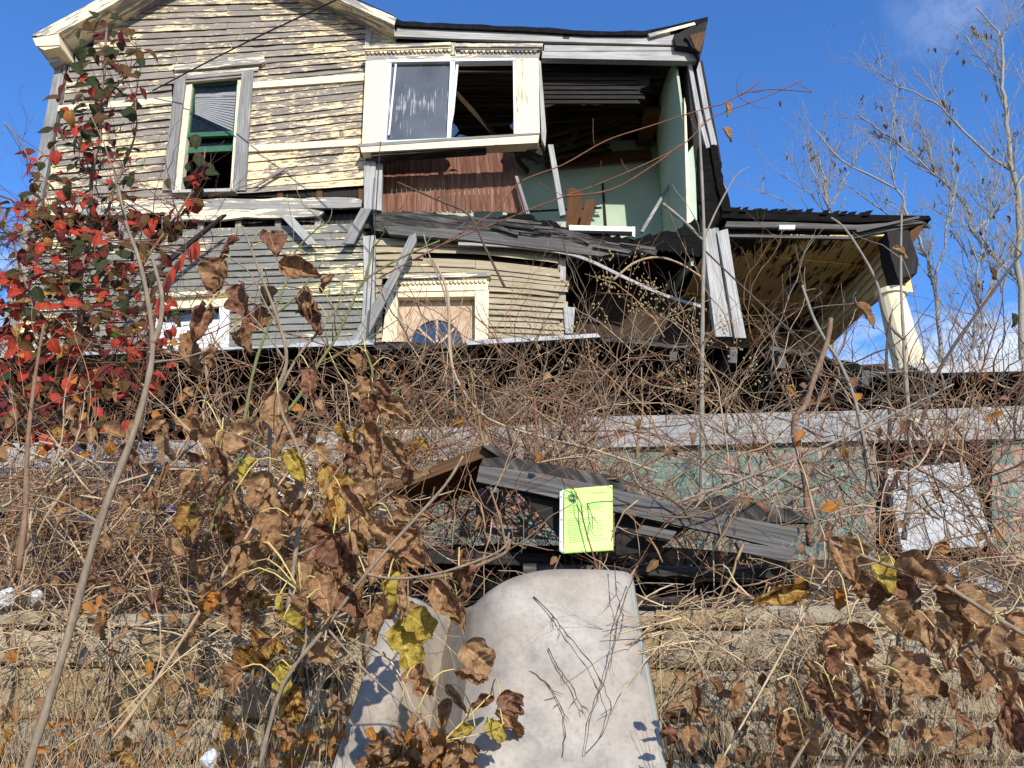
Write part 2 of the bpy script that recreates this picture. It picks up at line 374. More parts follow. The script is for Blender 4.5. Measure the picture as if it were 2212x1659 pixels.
M['berry'] = mottled('orange_berry', [(.3, (.55, .10, .01)), (.7, (.75, .22, .02))], (40, 40, 40), .4, .1)
M['l_brown'] = leafmat('brown_leaf', [(.3, (.20, .10, .047)), (.5, (.43, .24, .12)), (.72, (.60, .38, .21))])
M['l_dark'] = leafmat('dark_brown_leaf', [(.3, (.13, .058, .036)), (.5, (.31, .155, .092)), (.72, (.48, .28, .175))])
M['l_tan'] = leafmat('tan_leaf', [(.3, (.27, .145, .065)), (.5, (.47, .285, .145)), (.72, (.62, .43, .24))])
M['l_yellow'] = leafmat('yellow_leaf', [(.36, (.34, .18, .04)), (.47, (.54, .43, .08)), (.8, (.64, .56, .16))])
M['l_spot'] = leafmat('spotted_yellow_brown_leaf', [(.42, (.15, .06, .02)), (.5, (.38, .19, .05)), (.58, (.60, .42, .12))], (4, 2.2, 1))
M['l_orange'] = leafmat('orange_leaf', [(.3, (.45, .16, .03)), (.7, (.66, .33, .09))])
M['l_red'] = leafmat('red_leaf', [(.3, (.40, .035, .022)), (.55, (.60, .075, .045)), (.75, (.68, .18, .09))], rough=.45)
M['l_burg'] = leafmat('burgundy_leaf', [(.3, (.11, .02, .02)), (.7, (.28, .055, .045))], rough=.35)
M['l_bronze'] = leafmat('bronze_leaf', [(.3, (.09, .05, .02)), (.7, (.22, .12, .045))], rough=.35)
M['l_green'] = leafmat('dark_green_leaf', [(.3, (.03, .045, .018)), (.7, (.085, .095, .035))], rough=.35)
M['l_bgreen'] = leafmat('green_leaf', [(.3, (.05, .13, .02)), (.7, (.15, .26, .05))], rough=.4)
M['l_seed'] = leafmat('dead_tree_leaf', [(.3, (.05, .035, .02)), (.7, (.22, .16, .09))])
M['litter'] = mottled('white_plastic', [(.3, (.40, .42, .45)), (.7, (.62, .64, .67))], (6, 6, 6), .3, .2)
M['blue'] = mottled('blue_can', [(.3, (.02, .05, .30)), (.7, (.05, .12, .5))], (6, 6, 6), .3, .1)
M['redstripe'] = mottled('faded_red_paint', [(.3, (.5, .12, .12)), (.7, (.66, .24, .22))], (6, 6, 6), .5, .1)

# ------------------------------------------------------------------ the ground
GT = [(-60, 0), (1.2, 0), (2.0, .35), (3.4, 1.0), (3.72, 1.0), (3.76, 1.72), (4.6, 1.82), (7.5, 2.45), (16, 2.8), (40, 2.5), (400, -6)]
def gz(y): return interp(GT, y)
g = MB()
ys = [-60, -20, -5, 0, 1.2, 1.6, 2, 2.5, 3, 3.4, 3.7, 3.77, 4, 4.3, 4.6, 5, 5.5, 6, 6.7, 7.5, 9, 11, 14, 17, 22, 30, 45, 80, 160, 400]
xs = [-300, -120, -60, -30, -15] + [x * .75 for x in range(-16, 17)] + [15, 30, 60, 120, 300]
def gf(u, v):
    x, y = xs[round(u * (len(xs) - 1))], ys[round(v * (len(ys) - 1))]
    return Vector((x, y, gz(y) + (.05 * mnoise.noise(Vector((x * .8, y * .8, 0))) if 1 < y < 30 else 0)))
g.grid(gf, len(xs) - 1, len(ys) - 1)
tag(g.build('ground', M['earth'], smooth=True), 'brown leaf strewn earth of the bank below and around the house', 'ground', kind='structure')

# ------------------------------------------------------------------ the house
D = 10.5
house = thing('derelict_house', (-2.3, D, 2.6), 'two storey derelict house with peeling cream clapboards and a torn open corner room', 'house')
def boards(mb, rows, xl, xr, holes, d, lap, r, xa=100, xb=790, missing=0.0, maxlen=430, wob=1.0, curve=None):
    """rows: (y at xa, y at xb) of every course line, top to bottom"""
    for k in range(len(rows) - 1):
        def yy(row, x):
            t = (x - xa) / (xb - xa); return lerp(row[0], row[1], t) + (curve(x) if curve else 0)
        mid = (yy(rows[k], (xa + xb) / 2) + yy(rows[k + 1], (xa + xb) / 2)) / 2
        a, b = xl(mid - 3), xr(mid - 3)
        if b - a < 8: continue
        segs = [(a, b)]
        for (x0, y0, x1, y1) in holes:
            ym = (yy(rows[k], (x0 + x1) / 2) + yy(rows[k + 1], (x0 + x1) / 2)) / 2
            if y0 < ym < y1:
                ns = []
                for (p, q) in segs:
                    if x1 <= p or x0 >= q: ns.append((p, q)); continue
                    if x0 > p: ns.append((p, x0))
                    if x1 < q: ns.append((x1, q))
                segs = ns
        for (p, q) in segs:
            x = p
            while x < q - 2:
                L = min(q - x, r.uniform(.45, 1) * maxlen)
                if q - x - L < 40: L = q - x
                if r.random() < missing: x += L; continue
                n = max(1, int(L / 26)); o0, o1 = r.uniform(-wob, wob), r.uniform(-wob, wob); lp = lap * r.uniform(.7, 1.5)
                base = len(mb.v); us = r.uniform(0, 50)
                for i in range(n + 1):
                    xx = x + (L - .8) * i / n; t = i / n
                    w_ = lerp(o0, o1, t) + r.uniform(-.45, .45) * wob
                    yt, yb = yy(rows[k], xx) - 2, yy(rows[k + 1], xx) + w_
                    l2 = lp * (1 + .25 * r.uniform(-1, 1))
                    mb.v += [at(xx, yt, d), at(xx, yb, d - l2), at(xx, yb + .3, d)]
                wm = L * .0073
                for i in range(n):
                    c = base + i * 3; u0, u1 = us + wm * i / n, us + wm * (i + 1) / n; row = k * 1.0
                    mb.face([c, c + 1, c + 4, c + 3], 0, [(u0, row + .02), (u0, row + .98), (u1, row + .98), (u1, row + .02)])
                    mb.face([c + 1, c + 2, c + 5, c + 4], 0, [(u0, row + .9), (u0, row + .98), (u1, row + .98), (u1, row + .9)])
                x += L
def ctrl_rows(tabA, tabB, n):
    return [(interp(tabA, k), interp(tabB, k)) for k in range(n + 1)]
rs = random.Random(3)
# gable wall, upper storey: from above the frame down to y ~ 425
NU = 33
rowsU = ctrl_rows([(0, -120), (8, 2), (15, 108), (23, 238), (30, 347), (33, 392), (36, 446)],
                  [(0, -122), (8, -10), (15, 72), (23, 164), (32, 306), (36, 384), (38, 416)], 37)
def left_edge(y):
    if y < 109: return 161 + (109 - y) * 150 / 105
    return 150 - (y - 109) * .182
def right_edge(y):
    if y < 58: return 799 - (58 - y) * 113 / 58
    return 797 - (y - 58) * .02
W1 = (372, 168, 524, 412)
mb = MB(); boards(mb, rowsU, left_edge, right_edge, [W1], D, .028, rs)
mb.build('upper_clapboard_wall', M['siding'], house)
# lower storey of the same wall
rowsL = ctrl_rows([(0, 508), (19, 790)], [(0, 484), (18, 754), (19, 770)], 19)
mb = MB(); boards(mb, rowsL, lambda y: 150 - (y - 109) * .19, lambda y: 786, [(352, 655, 480, 770)], D, .03, rs)
mb.build('lower_clapboard_wall', M['siding_low'], house)
# sheathing behind the clapboards, leaving the windows open
mb = MB()
for q in ([(140, 130), (372, 130), (355, 412), (85, 450)], [(300, 0), (690, 0), (798, 60), (798, 166), (372, 166), (372, 130), (150, 130), (165, 108)],
          [(465, -112), (690, 0), (300, 0)], [(526, 166), (798, 166), (790, 425), (512, 425)], [(360, 412), (512, 412), (512, 425), (360, 425)]):
    mb.poly(q, D + .03, .08)
mb.poly([(70, 500), (345, 500), (345, 790), (15, 790)], D + .03, .08); mb.poly([(345, 500), (790, 500), (790, 655), (345, 655)], D + .03, .08)
mb.poly([(485, 655), (790, 655), (790, 790), (485, 790)], D + .03, .08)
mb.build('sheathing', M['darkwood'], house, recalc=True)
# cream belt boards across the upper wall
mb = MB()
for q in ([(126, 228), (371, 209), (371, 222), (124, 240)], [(547, 177), (790, 158), (790, 173), (546, 190)], [(538, 314), (784, 299), (784, 313), (537, 327)]):
    mb.poly(q, D - .05, .05)
mb.build('belt_board', M['cream'], house, recalc=True)
# corner boards
mb = MB(); mb.poly([(119, 146), (146, 118), (88, 440), (22, 790), (-12, 790), (58, 450)], D - .045, .1); mb.build('corner_board', M['greywood'], house, recalc=True)
mb = MB(); mb.poly([(791, 58), (806, 52), (797, 100), (788, 100)], D - .05, .06); mb.poly([(787, 345), (812, 345), (806, 452), (786, 450)], D - .09, .14)
mb.poly([(812, 348), (826, 350), (824, 455), (808, 452)], D - .03, .1); mb.build('corner_post', M['palewood'], house, recalc=True)
mb = MB(); mb.poly([(784, 510), (811, 508), (810, 600), (808, 742), (779, 742), (786, 600)], D - .06, .1); mb.build('lower_corner_post', M['palewood'], house, recalc=True)
# gap between the storeys: skirt boards, bare studs, black cavity
mb = MB(); mb.poly(rag([(95, 445), (400, 430), (768, 427), (782, 432), (780, 447), (560, 452), (400, 458), (90, 470)], True, 40, 2, 4), D - .06, .05, g=Vector((1, 0, 0)))
mb.poly(rag([(360, 456), (640, 450), (700, 457), (690, 466), (560, 470), (350, 477)], True, 30, 3, 8), D - .09, .05, g=Vector((1, 0, 0))); mb.build('skirt_board', M['creamworn'], house, recalc=True)
for k, x in enumerate((188, 262, 356, 434, 515, 601, 687)):
    mb = MB(); mb.poly([(x - 7, 466), (x + 6, 466), (x + 5, 508), (x - 7, 508)], D - .0, .1); mb.build('wall_stud', M['greywood'], house, recalc=True)
for k, x in enumerate((605, 690, 780)):
    mb = MB(); mb.poly([(x - 6, 408), (x + 6, 408), (x + 6, 436), (x - 6, 436)], D + .01, .09); mb.build('wall_stud', M['brownwood'], house, recalc=True)
mb = MB(); mb.poly(rag([(490, 466), (690, 460), (760, 462), (800, 470), (800, 492), (700, 488), (520, 497)], True, 18, 5, 2), D + .13, .1); mb.build('rotten_sill_beam', M['rotwood'], house, recalc=True)

# gable roof, with fascia, soffit and eave return
OV = 10.1
mb = MB()
def roofslab(a, b, th):   # a, b picture points at the overhang plane; th picture thickness of the slab
    P = [at(a[0], a[1], OV), at(b[0], b[1], OV), at(b[0], b[1] + th, OV), at(a[0], a[1] + th, OV)]
    mb.prism(P, Vector((0, 6.5, 0)))
roofslab((74, 81), (467, -133), -8); roofslab((467, -133), (854, 43), -8)
roof = mb.build('gable_roof', M['roofing'], house, recalc=True)
mb = MB()
mb.poly([(67, 77), (467, -142), (467, -112), (128, 71), (104, 76)], OV - .03, .03); mb.poly([(467, -142), (769, 0), (856, 38), (851, 54), (735, 0), (467, -112)], OV - .03, .03)
mb.build('rake_fascia', M['creamworn'], roof, recalc=True)
mb = MB()
mb.poly([(104, 74), (128, 71), (467, -112), (467, -128)], OV, 6.4); mb.poly([(467, -128), (467, -112), (735, 0), (848, 56), (850, 48)], OV, 6.4)
mb.build('soffit', M['creamworn'], roof, recalc=True)
mb = MB(); mb.poly([(71, 83), (126, 72), (129, 97), (78, 99)], OV - .02, .62); mb.poly([(78, 99), (129, 97), (129, 101), (96, 108)], OV, .6)
mb.build('eave_return', M['cream'], roof, recalc=True)
mb = MB(); mb.poly([(103, 128), (128, 122), (129, 130), (106, 137)], OV + .2, .5); mb.build('eave_bracket', M['palewood'], roof, recalc=True)

# upper sash window
def win(name='window'):
    return None
mb = MB()
mb.poly([(372, 140), (570, 122), (572, 132), (565, 137), (378, 152)], D - .10, .10); mb.poly([(376, 152), (562, 137), (556, 152), (379, 166)], D - .05, .06)
w1 = mb.build('sash_window', M['creamworn'], house, recalc=True)
mb = MB()
mb.poly([(378, 164), (402, 163), (386, 290), (374, 411), (350, 411), (363, 300)], D - .055, .06); mb.poly([(523, 153), (548, 151), (540, 250), (531, 411), (502, 411), (512, 260)], D - .055, .06)
mb.poly([(400, 164), (524, 153), (523, 160), (402, 171)], D - .05, .05)
mb.build('casing', M['greywood'], w1, recalc=True)
mb = MB()
mb.poly([(403, 170), (416, 171), (390, 411), (377, 411)], D - .0, .14); mb.poly([(514, 163), (523, 160), (507, 411), (497, 411)], D, .14); mb.poly([(404, 170), (522, 160), (522, 168), (414, 177)], D, .14)
mb.build('jamb', M['cream'], w1, recalc=True)
mb = MB()
S = D + .05
mb.poly([(414, 177), (520, 170), (519, 178), (413, 185)], S, .05); mb.poly([(413, 177), (421, 177), (410, 292), (401, 292)], S, .05)
mb.poly([(512, 172), (520, 170), (512, 290), (502, 290)], S, .05); mb.poly([(403, 287), (511, 282), (510, 292), (402, 296)], S - .02, .06)
S2 = S + .06
mb.poly([(403, 318), (508, 313), (507, 325), (402, 331)], S2, .05); mb.poly([(402, 294), (409, 294), (406, 331), (400, 331)], S2, .05); mb.poly([(503, 290), (510, 290), (507, 326), (500, 326)], S2, .05)
mb.build('sash', M['sashgreen'], w1, recalc=True)
mb = MB(); mb.poly([(418, 183), (514, 177), (506, 286), (408, 290)], S + .025, .005); mb.poly([(406, 294), (504, 290), (502, 316), (405, 320)], S2 + .025, .005)
mb.build('pane', M['clear'], w1, recalc=True)
mb = MB()
for i in range(13):
    t = i / 12; yl_, yr_ = lerp(212, 246, t), lerp(208, 283, t)
    mb.poly([(421, yl_ - 2.3), (511 - 8 * t, yr_ - 4.4), (511 - 8 * t, yr_), (421, yl_)], S + .10 + .004 * (i % 2), .008)
mb.poly([(420, 202), (513, 198), (513, 208), (420, 212)], S + .1, .03)
mb.build('fallen_blind', M['blind'], w1, recalc=True)
mb = MB(); mb.poly([(372, 410), (508, 406), (508, 413), (372, 416)], D - .1, .2); mb.build('sill', M['palewood'], w1, recalc=True)
# lower left window, mostly behind the red leaves
mb = MB(); mb.poly([(335, 634), (512, 624), (514, 634), (338, 645)], D - .12, .13)
w2 = mb.build('window', M['creamworn'], house, recalc=True)
mb = MB(); mb.poly([(345, 645), (508, 634), (506, 660), (343, 668)], D - .06, .07)
n = 17
for i in range(n):
    x = 350 + i * 9; mb.poly([(x, 645 - i * .55), (x + 8, 645 - i * .55), (x + 4, 652 - i * .55)], D - .075, .02)
mb.build('cornice', M['cream'], w2, recalc=True)
mb = MB(); mb.poly([(340, 668), (358, 667), (345, 790), (326, 790)], D - .05, .06); mb.poly([(474, 660), (496, 659), (492, 790), (470, 790)], D - .05, .06); mb.build('casing', M['white'], w2, recalc=True)
mb = MB(); mb.poly([(356, 668), (476, 660), (474, 690), (352, 700)], D + .06, .02); mb.build('pane', M['glass'], w2, recalc=True)
mb = MB()
for i in range(9): mb.poly([(352, 698 + i * 10), (474, 690 + i * 10), (473, 699 + i * 10), (351, 707 + i * 10)], D + .03 + .006 * (i % 2), .02)
mb.build('white_shutter', M['white'], w2, recalc=True)

# projecting picture window on the torn corner
BW = D - .22
mb = MB()
mb.poly([(785, 98), (974, 91), (974, 97), (786, 104)], BW - .08, .12); mb.poly([(787, 104), (974, 97), (974, 103), (789, 110)], BW - .05, .1); mb.poly([(983, 93), (1173, 94), (1171, 101), (984, 100)], BW - .08, .12)
mb.poly([(984, 100), (1170, 101), (1166, 107), (985, 106)], BW - .05, .1); mb.poly([(973, 92), (984, 92), (984, 118), (973, 118)], BW - .02, .08)
mb.poly([(789, 110), (1168, 105), (1164, 126), (790, 131)], BW, .15)
bw = mb.build('picture_window', M['creamworn'], house, recalc=True)
mb = MB()
for i in range(40):
    x = 791 + i * 9.25
    if 968 < x < 986: continue
    y = lerp(110, 104, min(1, (x - 791) / 190)) if x < 975 else 106.5
    P = [(x, y), (x + 8.4, y - .2)] + [(x + 4.2 + 4.2 * math.cos(a), y + 1 + 5 * math.sin(a)) for a in (.3, .9, 1.57, 2.24, 2.84)]
    mb.poly(P, BW - .035, .035)
mb.build('scalloped_trim', M['creamworn'], bw, recalc=True)
mb = MB(); mb.poly([(790, 132), (838, 129), (833, 210), (825, 306), (782, 311)], BW - .03, .2); mb.poly([(1114, 126), (1163, 126), (1166, 290), (1116, 293)], BW - .03, .2)
mb.build('casing', M['cream'], bw, recalc=True)
mb = MB(); mb.poly([(838, 129), (1114, 125), (1114, 130), (838, 134)], BW - .02, .12); mb.poly([(838, 131), (846, 131), (834, 304), (826, 305)], BW - .01, .1)
mb.poly([(973, 131), (983, 130), (974, 297), (965, 298)], BW - .02, .06); mb.poly([(986, 132), (991, 132), (981, 240), (972, 292), (968, 292)], BW + .03, .04)
mb.poly([(1108, 129), (1114, 129), (1116, 293), (1110, 293)], BW - .01, .08); mb.poly([(826, 304), (1116, 291), (1116, 295), (826, 309)], BW - .03, .12); mb.poly([(853, 138), (857, 138), (842, 290), (838, 292)], BW - .005, .02)
mb.build('aluminium_frame', M['alu'], bw, recalc=True)
mb = MB(); mb.poly([(846, 133), (975, 130), (967, 298), (834, 304)], BW + .05, .006); mb.build('dirty_pane', M['dirtyglass'], bw, recalc=True)
mb = MB(); mb.poly([(977, 264), (988, 275), (991, 283), (980, 296), (973, 296)], BW + .05, .005); mb.poly([(985, 296), (993, 290), (1005, 293), (1010, 295)], BW + .05, .005); mb.poly([(1110, 262), (1101, 272), (1110, 284)], BW + .05, .005)
mb.build('glass_shard', M['glass'], bw, recalc=True)
mb = MB(); mb.poly([(773, 311), (826, 307), (1165, 286), (1166, 290), (774, 317)], BW - .075, .2); mb.build('sill', M['greywood'], bw, recalc=True)
mb = MB(); mb.poly([(778, 317), (1165, 290), (1162, 308), (781, 329)], BW - .065, .2); mb.build('apron', M['cream'], bw, recalc=True)
mb = MB(); mb.poly([(800, 330), (1050, 316), (1050, 320), (802, 337)], BW - .02, .18); mb.poly(rag([(776, 328), (830, 326), (850, 334), (790, 345)], True, 9, 3, 5), BW + .1, .2)
mb.poly(rag([(1115, 312), (1160, 310), (1178, 318), (1172, 336), (1150, 326)], True, 9, 4, 6), BW + .1, .25)
mb.build('broken_ledge', M['rotwood'], bw, recalc=True)
mb = MB(); mb.poly([(1160, 128), (1168, 132), (1174, 205), (1180, 285), (1178, 318), (1170, 300), (1166, 200)], BW, .25); mb.build('side_board', M['palewood'], bw, recalc=True)
mb = MB(); mb.poly([(1184, 312), (1195, 312), (1222, 463), (1210, 466)], D - .05, .09); mb.build('leaning_stud', M['palewood'], house, recalc=True)
# red-brown beadboard below the picture window
mb = MB()
for i in range(29):
    t0, t1 = i / 29, (i + .93) / 29
    xa0, xa1 = lerp(826, 1112, t0), lerp(826, 1112, t1); xb0, xb1 = lerp(826, 1137, t0), lerp(826, 1137, t1)
    j = rs.uniform(-2, 2)
    mb.poly([(xa0, 330), (xa1, 330), (xb1, 459 + j), (xb0, 457 + j)], D + .33 + rs.uniform(0, .012), .02, g=Vector((0, 0, 1)))
mb.build('beadboard_panel', M['bead'], house, recalc=True)
mb = MB(); mb.poly([(1112, 380), (1119, 380), (1145, 462), (1137, 462)], D + .12, .1); mb.build('stud', M['greywood'], house, recalc=True)
# fascia and frieze over the torn corner, sagging roof
mb = MB(); mb.poly([(852, 53), (1000, 58), (1250, 66), (1457, 74), (1458, 97), (1250, 91), (1000, 84), (849, 78)], D - .19, .05); mb.build('long_fascia_board', M['palewood'], house, recalc=True)
mb = MB(); mb.poly([(1216, 76), (1230, 77), (1230, 84), (1216, 83)], D - .196, .02); mb.build('notch', M['black'], house, recalc=True)
mb = MB(); mb.poly([(1176, 97), (1500, 103), (1504, 109), (1175, 110)], D - .16, .1); mb.poly([(1172, 110), (1511, 108), (1509, 132), (1170, 125)], D - .15, .12); mb.build('frieze_board', M['palewood'], house, recalc=True)
mb = MB(); mb.poly([(797, 62), (850, 60), (850, 90), (1175, 97), (790, 100)], D - .03, .08); mb.build('frieze_patch', M['creamworn'], house, recalc=True)
mb = MB()
Pt = rag([(853, 38), (870, 46), (980, 51), (1130, 57), (1270, 66), (1390, 67), (1450, 55), (1529, 36)], False, 26, 1.6, 3)
bot = [(1529, 46), (1455, 68), (1390, 76), (1270, 75), (1130, 67), (980, 61), (870, 56), (853, 52)]
mb.poly(Pt + bot, D - .24, 4.2); corner_roof = mb.build('sagging_roof', M['roofing'], house, recalc=True)
mb = MB(); mb.poly([(1400, 73), (1500, 48), (1503, 53), (1404, 80)], D - .25, .05); mb.build('rafter_end', M['creamworn'], corner_roof, recalc=True)
mb = MB(); mb.poly(rag([(1456, 74), (1528, 46), (1522, 80), (1512, 128), (1503, 106), (1460, 98)], True, 12, 2.5, 9), D - .28, .5); mb.poly(rag([(1478, 80), (1520, 60), (1516, 100), (1500, 106)], True, 9, 3, 4), D - .33, .1)
mb.build('broken_eave', M['darkwood'], corner_roof, recalc=True)
mb = MB(); mb.poly([(1490, 76), (1526, 66), (1512, 112), (1502, 104)], D - .35, .04); mb.build('eave_board', M['brownwood'], corner_roof, recalc=True)
# torn right edge of the room
mb = MB(); mb.poly([(1486, 134), (1494, 134), (1514, 240), (1534, 318), (1526, 320), (1504, 240)], D - .08, .1); mb.poly([(1502, 134), (1513, 134), (1530, 230), (1549, 312), (1538, 316), (1520, 236)], D - .05, .1)
mb.build('corner_trim', M['palewood'], house, recalc=True)
mb = MB(); mb.poly([(1494, 132), (1503, 132), (1540, 318), (1556, 448), (1520, 480), (1516, 330)], D + .02, .25); mb.poly([(1512, 132), (1517, 130), (1552, 310), (1560, 360), (1552, 380), (1546, 318)], D, .3)
mb.build('dark_stud', M['darkwood'], house, recalc=True)
mb = MB(); mb.poly(rag([(1508, 318), (1545, 312), (1552, 345), (1560, 352), (1562, 400), (1578, 445), (1575, 470), (1555, 500), (1522, 500), (1512, 420)], True, 10, 5, 12), D - .06, .35)
mb.poly(rag([(1535, 312), (1552, 318), (1556, 360), (1580, 450), (1560, 455), (1546, 380)], True, 10, 3, 13), D - .12, .1); mb.build('charred_corner', M['char_shade'], house, recalc=True)
# the room behind the torn corner
xr_, xl2 = 2.72, -2.2
zc, zf = at(1300, 128, D).z, at(1300, 505, D).z
RB = 12.6
mb = MB(); mb.box((xl2, RB, zf - .6), (xr_ + .15, RB + .1, zc + .3)); mb.build('room_back_wall', M['green_room'], house, recalc=True)
mb = MB()
def rw(u, v):
    y = lerp(D + .06, RB, u); z = lerp(zf - .5, zc + .1, v)
    return Vector((xr_ - .10 * math.sin(u * 3.1) - (.22 * (v - .5) ** 2 * (1 - u)), y, z))
mb.grid(rw, 8, 8); mb.build('room_side_wall', M['green_room'], house, solid=.04)
mb = MB(); mb.box((xr_ + .10, D - .02, zf - .4), (xr_ + .2, 15, zc + .6)); mb.build('outer_side_wall', M['darkwood'], house, recalc=True)
mb = MB(); mb.poly([(1478, 210), (1482, 230), (1486, 330), (1492, 480), (1484, 482), (1480, 330)], D - .02, .05); mb.build('plaster_edge', M['cream'], house, recalc=True)
mb = MB(); mb.poly([(1486, 330), (1500, 310), (1506, 480), (1492, 486)], D, .05); mb.build('plaster_scrap', M['green_room'], house, recalc=True)
mb = MB()
for i in range(26):
    y = D + .25 + i * .1; mb.box((xl2, y, zc - .02 + rs.uniform(-.03, .03)), (xr_ - rs.uniform(0, .5), y + .05, zc + rs.uniform(.0, .02)))
for i in range(2): mb.bar(Vector((-1 + i * 1.5, D + .4, zc - .18 + rs.uniform(-.15, .1))), Vector((.3 + i * .4, RB - .1, zc - .35 - rs.uniform(0, .5))), .09, .03)
for k in range(16): mb.bar(Vector((rs.uniform(-1, 1), rs.uniform(11.4, 12.8), zc - rs.uniform(.1, .9))), Vector((rs.uniform(1.2, 2.5), rs.uniform(11.4, 12.8), zc - rs.uniform(.1, .5))), .07, .02)
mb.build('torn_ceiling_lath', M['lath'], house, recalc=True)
mb = MB(); mb.poly(rag([(1170, 126), (1407, 128), (1402, 186), (1384, 190), (1378, 216), (1330, 214), (1296, 226), (1210, 222), (1170, 232)], True, 12, 3, 41), D + .22, .03); mb.build('sun_blocking_panel', M['darkwood'], house, recalc=True)  # added panel, cut to keep sun off all but one wall patch
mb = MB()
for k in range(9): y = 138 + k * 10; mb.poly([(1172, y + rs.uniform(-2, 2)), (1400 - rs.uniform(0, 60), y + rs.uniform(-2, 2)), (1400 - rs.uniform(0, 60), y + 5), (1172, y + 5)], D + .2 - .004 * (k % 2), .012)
mb.build('torn_ceiling_lath', M['darkwood'], house, recalc=True)  # lath strips dressing the added sun-blocking panel
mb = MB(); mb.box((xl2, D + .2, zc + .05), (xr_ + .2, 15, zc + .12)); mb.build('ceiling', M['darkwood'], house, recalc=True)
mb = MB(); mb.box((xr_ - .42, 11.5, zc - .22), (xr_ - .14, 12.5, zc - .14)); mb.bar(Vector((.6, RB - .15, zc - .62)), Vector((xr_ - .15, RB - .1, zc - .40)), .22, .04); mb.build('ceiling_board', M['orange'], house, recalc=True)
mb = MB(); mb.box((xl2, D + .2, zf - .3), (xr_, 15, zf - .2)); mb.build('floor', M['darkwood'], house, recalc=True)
mb = MB(); mb.poly([(1228, 408), (1238, 405), (1258, 416), (1256, 492), (1222, 492)], 11.6, .04); mb.poly([(1265, 432), (1283, 430), (1287, 435), (1274, 492), (1250, 492)], 11.3, .03); mb.build('leaning_board', M['orange'], house, recalc=True)
mb = MB(); mb.poly([(1300, 395), (1304, 395), (1312, 500), (1306, 500)], RB - .03, .03); mb.poly([(1165, 336), (1240, 334), (1240, 342), (1165, 345)], RB - .04, .04); mb.poly([(1140, 455), (1300, 446), (1300, 449), (1140, 458)], RB - .02, .02); mb.build('wall_trim', M['darkwood'], house, recalc=True)
mb = MB(); mb.barpx((1386, 502, 10.8), (1453, 388, 11.6), 0, .05, .03); mb.build('fallen_lath', M['greywood'], house, recalc=True)
mb = MB(); mb.poly([(1229, 486), (1370, 490), (1372, 500), (1230, 497)], D - .1, .14); mb.poly([(1366, 489), (1372, 490), (1372, 512), (1366, 510)], D - .1, .05); mb.build('window_frame_remnant', M['white'], house, recalc=True)
# charred ragged floor edge and rotten sagging beam
mb = MB(); mb.poly(rag([(1060, 470), (1130, 462), (1230, 492), (1300, 505), (1375, 515), (1395, 508), (1450, 500), (1500, 472), (1520, 500), (1520, 560), (1440, 540), (1380, 555), (1200, 520), (1060, 490)], True, 7, 5, 21), D - .02, .4); mb.build('charred_floor_edge', M['char_shade'], house, recalc=True)
mb = MB(); mb.poly(rag([(806, 460), (900, 458), (1010, 466), (1100, 474), (1200, 492), (1260, 505), (1345, 535), (1420, 540), (1418, 548), (1370, 552), (1310, 560), (1250, 548), (1150, 530), (1000, 515), (880, 503), (808, 496)], True, 12, 2.2, 22), D - .14, .2, g=Vector((1, 0, -.15)))
beam = mb.build('sagging_beam', M['rotwood'], house, recalc=True)
mb = MB(); mb.poly(rag([(830, 488), (960, 494), (1120, 506), (1290, 528), (1330, 545), (1300, 553), (1120, 532), (960, 514), (840, 505)], True, 40, 1.4, 23), D - .2, .08, g=Vector((1, 0, -.15))); mb.build('beam_facing', M['oldboard'], beam, recalc=True)
for k in range(14):
    mb = MB(); a = rs.uniform(1060, 1400); y = interp([(1060, 474), (1200, 494), (1400, 540)], a) + rs.uniform(-4, 22)
    mb.barpx((a, y), (a + rs.uniform(30, 80), y + rs.uniform(2, 16)), D - .24, rs.uniform(.02, .05), .03); mb.build('splinter', M['oldboard' if k % 2 else 'rotwood'], beam, recalc=True)
mb = MB(); mb.poly([(810, 462), (830, 462), (830, 512), (810, 512)], D + .1, .3); mb.poly([(812, 498), (1000, 505), (1230, 540), (1230, 560), (810, 520)], D + .1, .1); mb.build('cavity_backing', M['char_shade'], house, recalc=True)
# bowed clapboards right of the corner post, around the lower window
W3 = (826, 600, 1056, 760)
rowsB = ctrl_rows([(0, 516), (2, 545), (4, 575), (6, 601), (16, 745)], [(0, 548), (2, 570), (4, 598), (6, 618), (16, 735)], 16)
def bow(x): return -9 * math.sin(math.pi * max(0, min(1, (x - 812) / 400)))
mb = MB(); boards(mb, rowsB, lambda y: 812, lambda y: interp([(540, 1205), (560, 1218), (600, 1216), (640, 1218), (740, 1215)], y) + rs.uniform(-9, 14), [W3, (915, 553, 1208, 568)], D, .035, rs, 812, 1210, 0, 420, 1.4, bow)
mb.build('bowed_clapboards', M['siding_bow'], house)
mb = MB(); mb.poly([(812, 520), (830, 520), (830, 760), (812, 760)], D + .06, .06); mb.poly([(830, 520), (1215, 545), (1215, 600), (830, 600)], D + .06, .06); mb.poly([(1050, 600), (1215, 600), (1215, 760), (1050, 760)], D + .06, .06); mb.build('bowed_wall_sheathing', M['darkwood'], house, recalc=True)
mb = MB(); mb.poly([(1217, 662), (1242, 664), (1238, 720), (1222, 720)], D - .06, .1); mb.build('post_stump', M['palewood'], house, recalc=True)
mb = MB(); mb.poly([(1205, 556), (1222, 556), (1222, 720), (1212, 720)], D, .06); mb.build('edge_stud', M['palewood'], house, recalc=True)
# curved metal strip hanging off the wall
mb = MB(); P = spline([at(x, y, D - .16) for x, y in ((990, 527), (1120, 533), (1210, 545), (1270, 562), (1360, 605), (1440, 640), (1520, 664))], 4)
for a, b in zip(P, P[1:]): mb.bar(a, b, .045, .03)
mb.build('hanging_trim_strip', M['palewood'], house, recalc=True)
